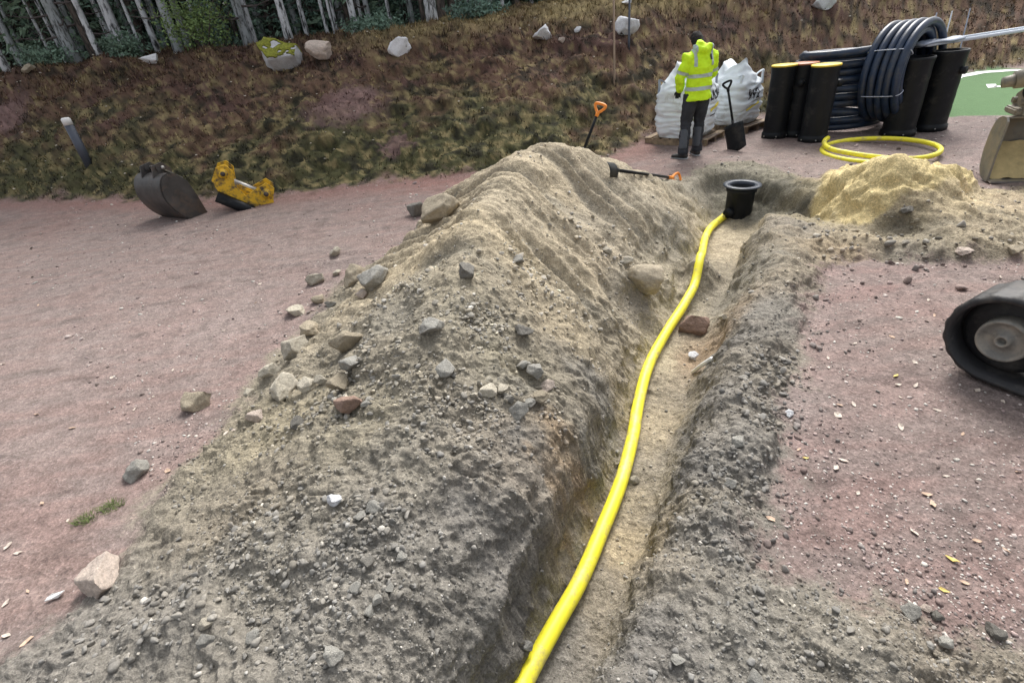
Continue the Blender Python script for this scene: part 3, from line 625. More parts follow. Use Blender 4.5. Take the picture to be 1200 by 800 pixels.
STN += [
 ((118,683),50,'st_pink',G3,'big boxy pinkish stone beside the white wrapper, near the lower left corner'),
 ((393,589),20,'st_white',G3,'smooth bluish-white oval pebble above the grey stone cluster'),
 ((437,597),20,'st_grey',G3,'largest light grey stone at the top right of the cluster'),
 ((422,606),15,'st_grey',G3,'grey stone left of the light grey one in the cluster'),
 ((471,651),16,'st_grey',G3,'grey stone at the right of the cluster'),
 ((458,688),14,'st_grey',G3,'grey block in the lower right of the cluster'),
 ((441,703),14,'st_grey',G3,'grey stone near the bottom of the cluster'),
 ((434,716),14,'st_grey',G3,'bottom stone of the cluster'),
 ((417,692),16,'st_grey',G3,'angular stone at the lower left of the cluster'),
 ((430,660),18,'st_dark',G3,'dark stone on the left of the cluster'),
 ((390,768),24,'st_grey',G3,'long grey stone near the bottom edge left of the trench'),
 ((298,748),18,'st_grey',G3,'roundish grey stone near the bottom edge, left of the long grey one'),
 ((240,752),20,'st_grey',G3,'flat grey stone near the bottom edge left of the roundish one'),
 ((243,731),17,'st_pale',G3,'light grey stone above the flat grey one by the bottom edge'),
]
G4 = 'stones on and beside the right bank'
STN += [
 ((1130,298),15,'st_pink',G4,'pale pink stone on the low bank in front of the sand pile'),
 ((1190,297),18,'st_tan',G4,'tan stone at the right frame edge on the low bank'),
 ((924,484),11,'st_white',G4,'small white stone where the right bank meets the gravel'),
 ((866,520),17,'st_grey',G4,'grey stone on the right bank above the pit edge'),
 ((855,566),14,'st_grey',G4,'grey stone on the right bank midway down'),
 ((1068,718),22,'st_grey',G4,'long grey stone at the front gravel edge, left of its neighbour'),
 ((1099,724),15,'st_dark',G4,'dark stone right of the long grey one at the front gravel edge'),
 ((1085,712),13,'st_pink',G4,'pinkish stone between the long grey and the dark one'),
 ((1108,754),15,'st_grey',G4,'flat grey stone in the soil at lower right'),
 ((795,772),16,'st_grey',G4,'grey stone on the right bank at the bottom edge'),
 ((885,795),20,'st_grey',G4,'rounded grey stone at the very bottom, right of the trench'),
 ((1168,742),20,'st_dark',G4,'dark lump at lower right where gravel meets soil'),
 ((1062,246),14,'st_dark',G4,'dark clod under the sand pile by the hollow'),
]
for (p, wd, m, g, lb) in STN: rock(p[0], p[1], wd, m, lb, g, flat=.72 if wd > 20 else .65)
rock(514,252,58,'st_tan','big slab-like boulder with dark undercut side on the far left shoulder of the heap', None, name='boulder', cat='boulder', flat=.62, rz=2.2, shape=9, asp=.8, sink=.22)
rock(488,250,22,'st_dark','small dark rock stuck to the left of the slab-like boulder', None, flat=1.1, name='stone')
rock(812,384,34,'st_red','rusty brown stone with pale rim on the trench floor beside the yellow pipe', 'stones on the trench floor')
rock(848,372,12,'st_pale','small white stone up the trench wall from the rusty stone', 'stones on the trench floor')
rock(812,416,12,'st_white','white chip just above the white tube on the trench floor', 'stones on the trench floor')
rock(743,564,16,'st_pale','pale stone right beside the yellow pipe, halfway along the trench', 'stones on the trench floor')
rock(618,756,14,'st_grey','grey stone left of the yellow pipe at the bottom edge', 'stones on the trench floor')
# boulders on the slope
GB = 'white boulders along the top of the slope'
def slope_boulder(px, py, w, lb, m='st_white', flat=.8, asp=.8, sh=None, rz=0.): return rock(px, py, w, m, lb, GB, name='boulder', cat='boulder', flat=flat, asp=asp, rz=rz, shape=sh, sink=.15)
mb = slope_boulder(334, 78, 50, 'largest white boulder, capped with yellow-green moss', flat=.62, sh=7, rz=1.2)
mb.rotation_euler = (.1, .30, 1.2)
slope_boulder(378, 67, 34, 'pinkish grey boulder right of the moss-capped one', 'st_pink', .6)
slope_boulder(471, 61, 28, 'round white boulder alone on the brown slope right of the moss-capped one')
slope_boulder(638, 47, 25, 'white boulder on the crest left of the wooden pole', flat=.75)
slope_boulder(735, 38, 28, 'white boulder with a dark stake before it')
slope_boulder(968, 10, 30, 'flat white boulder high above the worker and pipes', flat=.7)
slope_boulder(176, 73, 20, 'small white boulder on the left crest', flat=.6)
slope_boulder(30, 73, 20, 'upper tan boulder at the far left crest', 'st_pink', .4)
slope_boulder(34, 83, 18, 'lower tan boulder right beneath another at the far left', 'st_tan', .5)
slope_boulder(659, 49, 9, 'small pale rock right of the white crest boulder', 'st_pink')
slope_boulder(677, 37, 8, 'tiny white rock between two crest boulders')
slope_boulder(734, 4, 12, 'small white rock above the staked boulder', flat=.5)
M['moss'] = simple('yellow green moss', (.22, .23, .03), .95, var=.5, scale=9, bmp=.9, bscale=30)
def moss_cap(o):
    bm = bmesh.new(); bm.from_mesh(o.data); mw = o.matrix_basis.to_3x3()
    # keep top faces
    o_m = Matrix.LocRotScale(o.location, o.rotation_euler, o.scale); nm = o_m.to_3x3().inverted().transposed()
    kill = [f for f in bm.faces if (nm@f.normal).normalized().z < .42 - .12*math.sin(f.calc_center_median().x*5)]
    bmesh.ops.delete(bm, geom=kill, context='FACES')
    for v in bm.verts: v.co = v.co*1.02+Vector((0, 0, .03+.02*math.sin(v.co.x*11)))
    ext = bmesh.ops.extrude_face_region(bm, geom=bm.faces[:]); 
    for v in [g for g in ext['geom'] if isinstance(g, bmesh.types.BMVert)]: v.co -= Vector((0, 0, .1))
    obj('moss', bm, M['moss'], o, label='yellow-green moss cap')
moss_cap(mb)

# ================================================================== pebbles, crumbs, litter (uncountable)
def ico(sub=1):
    bm = bmesh.new(); bmesh.ops.create_icosphere(bm, subdivisions=sub, radius=1); bm.verts.ensure_lookup_table()
    v = np.array([q.co[:] for q in bm.verts]); f = np.array([[w_.index for w_ in q.verts] for q in bm.faces]); bm.free(); return v, f
IV, IF = ico(1); IV2, IF2 = ico(2)
def scatter(name, n, accept, size, colf, label, sub=1, amin=-44, amax=66, dmin=8, dmax=74, flat=.7, sink=.3, seed=0, dens=1.0, mt='pebble', kind_cat=None):
    g = np.random.default_rng(seed); a = np.arctan(g.uniform(math.tan(math.radians(amin)), math.tan(math.radians(amax)), n)); dp = np.radians(g.uniform(dmin, dmax, n))
    r = CAMH/np.tan(dp)*g.uniform(.97, 1.03, n); x = r*np.sin(a); y = r*np.cos(a)
    keep = accept(x, y, g); x = x[keep]; y = y[keep]; r = r[keep]
    X, Y, Z = displaced(x, y); s = size(X, Y, g, r); C_ = colf(X, Y, Z, g)
    V0, F0 = (IV, IF) if sub == 1 else (IV2, IF2); k = len(X)
    if k == 0: return
    base = V0[None]*(1+.22*g.standard_normal((k, len(V0), 1)).clip(-1.5, 1.5)*(1 if sub == 1 else .5))
    sc3 = np.stack([s*g.uniform(.75, 1.3, k), s*g.uniform(.6, 1.0, k), s*flat*g.uniform(.6, 1.2, k)], 1)
    base = base*sc3[:, None]; th = g.uniform(0, 6.28, k); c, sn = np.cos(th)[:, None], np.sin(th)[:, None]
    bx = base[..., 0]*c-base[..., 1]*sn; by = base[..., 0]*sn+base[..., 1]*c; bz = base[..., 2]
    tl = g.uniform(-.5, .5, k)[:, None]; bz2 = bz*np.cos(tl)+bx*np.sin(tl); bx = bx*np.cos(tl)-bz*np.sin(tl)
    vv = np.stack([bx+X[:, None], by+Y[:, None], bz2+Z[:, None]+(sc3[:, 2]*(1-2*sink))[:, None]], -1).reshape(-1, 3)
    ff = (F0[None]+(np.arange(k)*len(V0))[:, None, None]).reshape(-1, 3)
    cc = np.repeat(C_, len(V0), 0)
    o = np_mesh(name, vv, ff, M[mt], cc); tag(o, label, kind='stuff'); return o
def soil_col(X, Y, Z, g):
    c = ground_colour(X, Y, Z); k = g.uniform(.8, 1.45, len(X))[:, None]; gr = c.mean(1)[:, None]*np.array([1.02, 1., .95]); t = g.uniform(0, .8, len(X))[:, None]
    pale = (g.random(len(X)) < .04)[:, None]
    return np.clip((c*(1-t)+gr*t)*k*(1+pale*.9), .02, .7)
def clump(X, Y, s, f=2.2): return fbm(X*f, Y*f, X*0, 3, s)
def acc_soil(thr, bias=0.):
    def f(x, y, g):
        d = sd_soil(x, y); floor = base_h(x, y) < -.25
        return (d < .6*g.random(len(x))**2.5) & (clump(x, y, 301) + g.uniform(-.8, .8, len(x)) > thr) & (sd_sand(x, y) > 0) & (~floor | (g.random(len(x)) < .35))
    return f
scatter('soil_crumbs', 30000, acc_soil(-.35), lambda X, Y, g, r: .0022*(r+.9)**.75*np.exp(.4*g.standard_normal(len(X))), soil_col, 'fine crumbs and grit on the dug soil', seed=1, flat=.8)
# denser pockets
POCK = [((425,650),.30,300),((440,610),.16,140),((560,380),.22,300),((380,480),.3,160),((430,430),.35,180),((480,330),.3,120),((540,500),.3,200),((620,330),.4,120),((250,700),.45,220),((150,720),.4,150),((340,740),.35,160),((860,560),.22,160),((840,620),.2,130),((870,700),.3,80),((1000,770),.5,90),((900,430),.25,140),((900,480),.2,110),((760,780),.25,60),((640,480),.15,60),((700,280),.4,80),((1080,290),.6,35),((980,280),.4,30),((330,600),.3,120),((500,450),.25,120),((570,480),.12,70)]
def pockets():
    g = np.random.default_rng(5); xs = []; ys = []; ss = []
    for p, r, n in POCK:
        h = hit(*p)[0]; xs.append(h[0]+r*.5*g.standard_normal(n)); ys.append(h[1]+r*.5*g.standard_normal(n)); ss.append(np.full(n, max(1.2, (Vector(CP)-h).length)))
    return np.concatenate(xs), np.concatenate(ys), np.concatenate(ss)
def mesh_rocks(name, x, y, s, col, label, sub=2, seed=9, flat=.75, sink=.3):
    g = np.random.default_rng(seed); X, Y, Z = displaced(x, y); k = len(X); V0, F0 = (IV, IF) if sub == 1 else (IV2, IF2)
    pl = g.standard_normal((k, 9, 3)); pl /= np.linalg.norm(pl, axis=2)[..., None]; base = np.repeat(V0[None], k, 0)
    for j in range(9):
        d = np.einsum('kvc,kc->kv', base, pl[:, j]); base = base-pl[:, j][:, None]*(np.maximum(d-.5, 0)*1.0)[..., None]
    sc3 = np.stack([s*g.uniform(.8, 1.3, k), s*g.uniform(.7, 1.0, k), s*flat*g.uniform(.7, 1.2, k)], 1); base = base*sc3[:, None]
    th = g.uniform(0, 6.28, k); c, sn = np.cos(th)[:, None], np.sin(th)[:, None]
    vv = np.stack([base[..., 0]*c-base[..., 1]*sn+X[:, None], base[..., 0]*sn+base[..., 1]*c+Y[:, None], base[..., 2]+Z[:, None]+(sc3[:, 2]*(1-2*sink))[:, None]], -1).reshape(-1, 3)
    ff = (F0[None]+(np.arange(k)*len(V0))[:, None, None]).reshape(-1, 3); return tag(np_mesh(name, vv, ff, M['pebble'], np.repeat(col(X, Y, Z, g), len(V0), 0)), label, kind='stuff')
def spread_rocks(n, acc, seed):
    g = np.random.default_rng(seed); a = np.arctan(g.uniform(math.tan(math.radians(-44)), math.tan(math.radians(66)), n)); dp = np.radians(g.uniform(9, 74, n)); r = CAMH/np.tan(dp); x = r*np.sin(a); y = r*np.cos(a); k = acc(x, y, g); return x[k], y[k], r[k]
px_, py_, pd_ = pockets(); g_ = np.random.default_rng(6)
mesh_rocks('rubble', px_, py_, .0042*pd_*np.exp(.42*g_.standard_normal(len(px_))).clip(.4, 2.2), soil_col, 'pockets of small rubble lying on the heap and banks', sub=2)
qx, qy, qr = spread_rocks(5200, acc_soil(.2), 12)
mesh_rocks('pebbles', qx, qy, .0052*(qr+.8)**.65*np.exp(.42*g_.standard_normal(len(qx))).clip(.4, 2.6), soil_col, 'loose angular pebbles over the soil heap', sub=2, seed=14, flat=.7)
# gravel chips, pale flecks
def chip_col(X, Y, Z, g):
    pal = np.array([(.52, .45, .42), (.55, .52, .48), (.40, .31, .29), (.62, .58, .52), (.33, .26, .25), (.14, .11, .10)]); return pal[g.choice(6, len(X), p=[.22, .18, .22, .08, .18, .12])]*g.uniform(.8, 1.15, len(X))[:, None]
scatter('gravel_chips', 26000, lambda x, y, g: (sd_soil(x, y) > .03) & (sd_emb(x, y) > 0) & (sd_pitch(x, y) > 0) & (clump(x, y, 311, 1.1)+g.uniform(-.7, .7, len(x)) > -.15), lambda X, Y, g, r: .0021*(r+.6)**.8*np.exp(.4*g.standard_normal(len(X))), chip_col, 'pale chips and litter flecks on the red gravel', seed=3, flat=.5, dmin=9)

# heath tufts
def tufts():
    g = np.random.default_rng(21); n = 110000
    a = np.arctan(g.uniform(math.tan(math.radians(-48)), math.tan(math.radians(60)), n)); r = np.sqrt(g.uniform(9**2, 27**2, n)); x = r*np.sin(a); y = r*np.cos(a)
    k = (sd_emb(x, y)+.2*fbm(x*3, y*3, x*0, 2, 5) < -.02) & (y < 25) & (g.random(n) < np.clip(16/r, .35, 1)); x = x[k]; y = y[k]
    X, Y, Z = displaced(x, y); C_ = ground_colour(X, Y, Z); n = len(X); top = Z > 1.75
    B = 4; th = g.uniform(0, 6.28, (n, B)); hgt = (.025+.05*g.random((n, 1))**2+.07*(top*g.random(n))[:, None])*g.uniform(.6, 1.3, (n, B)); wd = .008+.010*g.random((n, B)); ln = g.uniform(.3, 1.0, (n, B))*hgt
    off = .05*g.standard_normal((n, B, 2)); bx = X[:, None]+off[..., 0]; by = Y[:, None]+off[..., 1]; bz = np.repeat(Z[:, None], B, 1)-.02
    p1 = np.stack([bx-wd*np.sin(th), by+wd*np.cos(th), bz], -1); p2 = np.stack([bx+wd*np.sin(th), by-wd*np.cos(th), bz], -1); p3 = np.stack([bx+ln*np.cos(th), by+ln*np.sin(th), bz+hgt], -1)
    vv = np.stack([p1, p2, p3], 2).reshape(-1, 3); ff = np.arange(len(vv)).reshape(-1, 3)
    kk = g.uniform(.6, 1.55, (n, B, 1)); cc = np.repeat((C_[:, None]*kk).reshape(-1, 3), 3, 0)
    tag(np_mesh('heath_tufts', vv, ff, M['pebble'], cc.clip(.01, .6)), 'low moss, heather and grass tufts covering the slope', kind='stuff')
    # tiny pale flecks (fallen leaves) on the slope
    m = g.choice(n, 500); mesh = IV[None]*np.array([.022, .018, .009])*g.uniform(.5, 1.4, (500, 1, 1)); mesh = mesh+np.stack([X[m], Y[m], Z[m]+.07], 1)[:, None]
    tag(np_mesh('leaf_flecks', mesh.reshape(-1, 3), (IF[None]+(np.arange(500)*len(IV))[:, None, None]).reshape(-1, 3), M['pebble'], np.repeat(np.array([.55, .5, .42])*g.uniform(.7, 1.3, (500, 1)), len(IV), 0)), 'pale fallen leaf flecks over the mossy slope', kind='stuff')
tufts()
# fallen leaves lying on the gravel, one by one
M['leaf_y'] = simple('yellow birch leaf', (.60, .46, .14), .7, var=.3, scale=40); M['leaf_b'] = simple('buff leaf', (.52, .37, .27), .7, var=.35, scale=40); M['leaf_p'] = simple('pale leaf', (.55, .47, .40), .7, var=.3, scale=40)
def leaf_mesh(seed):
    r = random.Random(seed); bm = bmesh.new(); out = [(-1, 0), (-.6, .42), (0, .55), (.5, .38), (1, .05), (.5, -.4), (0, -.58), (-.6, -.4)]; top = []
    for x_, y_ in out: top.append(bm.verts.new((x_+r.uniform(-.1, .1), y_+r.uniform(-.1, .1), r.uniform(0, .28))))
    c = bm.verts.new((0, 0, .02)); f = [bm.faces.new((top[i], top[(i+1) % 8], c)) for i in range(8)]
    e = bmesh.ops.extrude_face_region(bm, geom=f)
    for v in [q for q in e['geom'] if isinstance(q, bmesh.types.BMVert)]: v.co.z += .05
    bmesh.ops.recalc_face_normals(bm, faces=bm.faces); me = bpy.data.meshes.new('leaf'); bm.to_mesh(me); bm.free(); return me
LEAF = [[leaf_mesh(s) for s in range(4)] for _ in range(3)]
for r_, m_ in zip(LEAF, ('leaf_y', 'leaf_b', 'leaf_p')):
    for me in r_: me.materials.append(M[m_])
LL = {0: 'yellow fallen leaf on the red gravel right of the trench', 1: 'buff-pink fallen leaf on the red gravel right of the trench', 2: 'pale fallen leaf or chip on the red gravel right of the trench'}
LP = [(1050,441,0,12),(1052,451,2,10),(1073,452,2,12),(1000,474,2,11),(984,475,1,9),(982,487,2,14),(1055,466,2,7),(1098,481,2,11),(1056,501,2,15),(1145,458,2,12),(1175,471,2,10),(988,540,2,14),(980,549,2,14),(944,537,0,9),(936,527,1,9),(1005,578,2,9),(1086,580,1,16),(1093,591,1,15),(1071,624,2,14),(1144,634,1,14),(1178,645,1,13),(1116,656,0,18),(1106,692,0,15),(1130,683,1,12),(1062,682,1,12),(1108,558,2,10),(903,608,1,15),(970,420,2,8),(1002,403,2,8),(1072,425,2,9),(971,431,2,8),(1095,370,1,8),(1088,352,2,8),(1140,356,1,8),(1045,395,1,9),(1193,553,1,10),(1128,509,1,9),(1010,760,2,8),(1172,325,2,8)]
for i, (a, b, k, s) in enumerate(LP):
    h, n_, _d = hit(a, b); q = ((np.array(h)-CP)@FW)/FPX*s/2
    o = bpy.data.objects.new('fallen_leaf', LEAF[k][i % 4]); COL.objects.link(o); o.location = h+Vector((0, 0, .003)); o.scale = (q*.8, q*random.uniform(.5, .85), q*.9); o.rotation_euler = (random.uniform(-.3, .3), random.uniform(-.15, .15), random.uniform(0, 6.28))
    tag(o, ({(1050,441): 'small yellow fallen leaf nearest the rubber track', (944,537): 'small yellow fallen leaf by the edge of the right bank', (1116,656): 'largest yellow fallen leaf, on the gravel at lower right', (1106,692): 'yellow fallen leaf lowest on the gravel at lower right', (903,608): 'long buff leaf right at the foot of the right bank', (1086,580): 'upper of two touching buff leaves in the middle of the right gravel', (1093,591): 'lower of two touching buff leaves in the middle of the right gravel'}).get((a, b), LL[k]), 'leaf', 'fallen leaves on the gravel right of the trench')
LP2 = [(43,486,9),(131,443,8),(158,480,10),(85,502,11),(10,640,15),(22,648,13),(32,752,20),(8,745,13),(8,707,14),(33,693,9),(80,610,8),(203,434,7),(152,378,6),(240,356,6),(305,333,7),(45,358,6),(165,331,6),(3,427,9),(197,552,12),(265,508,10),(275,504,10),(50,590,11),(180,465,6),(262,388,6),(300,355,6)]
for i, (a, b, s) in enumerate(LP2):
    h, n_, _d = hit(a, b); q = ((np.array(h)-CP)@FW)/FPX*s/2; k = 2 if i % 3 else 1
    o = bpy.data.objects.new('fallen_leaf', LEAF[k][i % 4]); COL.objects.link(o); o.location = h+Vector((0, 0, .003)); o.scale = (q*.8, q*random.uniform(.5, .85), q*.9); o.rotation_euler = (random.uniform(-.3, .3), random.uniform(-.15, .15), random.uniform(0, 6.28))
    tag(o, 'pale leaf or chip lying on the red gravel left of the heap' if k == 2 else 'buff leaf lying on the red gravel left of the heap', 'leaf', 'leaves and chips on the gravel left of the heap')
# white wrapper, white tube, grass tuft
h = hit(66, 700)[0]; bm = BMn(); q = .0045*10
pts = [(-1, -.15), (-.75, .12), (-.2, .3), (.5, .38), (1, .3), (.85, -.1), (.35, -.3), (-.3, -.32)]
vs = [bm.verts.new((a*q*.9, b*q*.9, .008+.006*((i*7) % 3))) for i, (a, b) in enumerate(pts)]; f = bm.faces.new(vs); e = bmesh.ops.extrude_face_region(bm, geom=[f])
for v in [g for g in e['geom'] if isinstance(g, bmesh.types.BMVert)]: v.co.z += .006
o = obj('wrapper', bm, M['white'], None, False); o.location = h; o.rotation_euler = (0.1, 0, .35); tag(o, 'crumpled white wrapper on red gravel left of the boxy pinkish stone', 'litter')
a_ = hit(812, 437)[0]; b_ = hit(834, 422)[0]; bm = BMn(); tube(bm, [a_+Vector((0, 0, .01)), (a_+b_)/2+Vector((0, 0, .02)), b_+Vector((0, 0, .015))], .017, 10); tag(obj('broken_tube', bm, M['white'], None), 'short piece of broken white tube lying on the trench floor', 'tube')
def grass_tuft(px, py, w, lb, col):
    h = hit(px, py)[0]; rr = random.Random(px); R_ = w*((np.array(h)-CP)@FW)/FPX/2; bm = BMn()
    for k in range(160):
        a = rr.uniform(0, 6.28); r = R_*math.sqrt(rr.random()); x_, y_ = r*math.cos(a), r*.6*math.sin(a); th = rr.uniform(0, 6.28); l = rr.uniform(.02, .05); z_ = rr.uniform(.008, .03)
        bm.faces.new([bm.verts.new(v) for v in ((x_-.003*math.sin(th), y_+.003*math.cos(th), -.004), (x_+.003*math.sin(th), y_-.003*math.cos(th), -.004), (x_+l*math.cos(th), y_+l*math.sin(th), z_))])
    o = obj('grass_tuft', bm, M[col], None, False); o.location = h; tag(o, lb, 'grass tuft')
M['grass'] = simple('green grass', (.10, .13, .035), .8, var=.4, scale=60)
grass_tuft(130, 594, 30, 'small green grass tuft on red gravel below the peaked grey stone', 'grass'); grass_tuft(100, 609, 26, 'smaller faded grass tuft just left and below the greener one', 'grass')

# ================================================================== yellow pipe in the trench + black chamber
h0 = Vector((3.30, 6.48, 0))
zc_ = -.46
pp = [(845,260),(833,269),(825,288),(818,318),(802,365),(779,398),(760,432),(748,478),(741,520),(727,572),(704,630),(680,686),(650,742),(618,800),(592,865)]
path = [Vector((3.11, 6.54, -.27))]
for (a, b) in pp:
    g0 = hit(a, b)[0]; path.append(Vector((g0.x, g0.y, g0.z+.045)))
sm = path[:]
for it in range(2):
    sm = [sm[0], sm[1]]+[Vector((sm[i].x, sm[i].y, (sm[i-1].z+2*sm[i].z+sm[i+1].z)/4)) for i in range(2, len(sm)-1)]+[sm[-1]]
# re-seat every point on its own view of the trench floor
pth = spline(sm+[Vector((-.26, .45, sm[-1].z+.02)), Vector((-.5, -.5, sm[-1].z+.08)), Vector((-.78, -1.6, sm[-1].z+.15))], 10)
for it in range(3):
    for i in range(12, len(pth)-34): pth[i].z = max(pth[i].z, ground_z(pth[i].x, pth[i].y)+.03)
    pth = [pth[0]]+[Vector((pth[i].x, pth[i].y, (pth[i-1].z+pth[i].z+pth[i+1].z)/3)) for i in range(1, len(pth)-1)]+[pth[-1]]
bm = BMn(); tube(bm, pth, .0435, 20)
yp = obj('yellow_pipe', bm, M['yellow_pipe']); tag(yp, 'long yellow plastic pipe snaking along the trench floor to the black chamber', 'pipe')
ch = empty('drain_chamber', (3.24, 6.62, -.46), 0, 'black plastic drain chamber with flat rim standing in the far end of the trench', 'drain chamber')
ch.rotation_euler = (.0, .03, 0)
bm = BMn(); r1 = lathe(bm, [(.0001, .02), (.135, .02), (.14, .0), (.165, .0), (.168, .08), (.162, .1), (.168, .12), (.172, .4), (.19, .42), (.19, .46), (.175, .46), (.155, .46), (.15, .1), (.001, .09)], 40); obj('barrel', bm, M['black_plastic'], ch)
bm = BMn(); lathe(bm, [(.158, .462), (.158, .50), (.235, .503), (.237, .487), (.195, .48), (.19, .463), (.158, .462)], 48); obj('rim', bm, simple('grey black rim', (.045, .055, .075), .35), ch)
bm = BMn(); tube(bm, [(-.13, -.06, .16), (-.2, -.115, .16)], .062, 20); obj('inlet_socket', bm, M['black_plastic'], ch)

# ================================================================== lying / standing shovels
def shovel_obj(name, p0, p1, lb, blade=True, orange=True, roll=0, blade_size=(.2, .28), handle=True, parent_label=None):
    """p0 blade end of shaft, p1 grip end"""
    p0 = Vector(p0); p1 = Vector(p1); ax = (p1-p0); Ls = ax.length; e = empty(name, p0, 0, lb, 'shovel'); e.rotation_euler = (ax.to_track_quat('Z', 'Y').to_matrix()@Matrix.Rotation(roll, 3, 'Z')).to_euler()
    bm = BMn(); tube(bm, [(0, 0, 0), (0, 0, Ls*.5), (0, 0, Ls*.8)], [.019, .018, .018], 12); obj('shaft', bm, M['black_plastic'], e)
    hm = M['orange'] if orange else M['black_plastic']
    bm = BMn(); tube(bm, [(0, 0, Ls*.78), (0, 0, Ls*.86)], [.021, .026], 12)
    tube(bm, spline([(0, 0, Ls*.85), (-.05, 0, Ls*.92), (-.075, 0, Ls*1.0), (0, 0, Ls*1.02), (.075, 0, Ls*1.0), (.05, 0, Ls*.92), (0, 0, Ls*.85)], 5), .017, 10); obj('grip', bm, hm, e)
    if blade:
        bw, bl = blade_size; bm = BMn(); nx, nz = 8, 8; g = [[bm.verts.new((-bw/2+bw*i/nx*(1) , .03*(1-(2*i/nx-1)**2)-.01, -bl*j/nz*(1-.12*(2*i/nx-1)**2*(j == nz)))) for i in range(nx+1)] for j in range(nz+1)]
        fs = [bm.faces.new((g[j][i], g[j][i+1], g[j+1][i+1], g[j+1][i])) for j in range(nz) for i in range(nx)]
        ee = bmesh.ops.extrude_face_region(bm, geom=fs)
        for v in [q for q in ee['geom'] if isinstance(q, bmesh.types.BMVert)]: v.co.y += .006
        tube(bm, [(0, .0, .05), (0, .012, -bl*.4)], [.024, .01], 10); obj('blade', bm, M['black_plastic'] , e)
    return e
shovel_obj('shovel', Vector(PY(681, 184, 6.75)), Vector(PY(704, 123, 6.85)), 'black shovel with orange grip standing upright behind the heap peak', roll=.5)
shovel_obj('shovel', hit(722, 206)[0]+Vector((0, 0, .06)), hit(796, 212)[0]+Vector((0, 0, .03)), 'black shovel with orange grip lying on the ground behind the heap', roll=1.2, blade_size=(.16, .2))
se = Vector(P(857, 178, 0)); zt = Vector(PY(852, 97, se.y+.28))
shovel_obj('flat_shovel', se+Vector((0, .05, .42)), zt, 'flat black scoop shovel standing on its square blade against the bags', orange=False, blade_size=(.34, .43), roll=math.radians(-75))

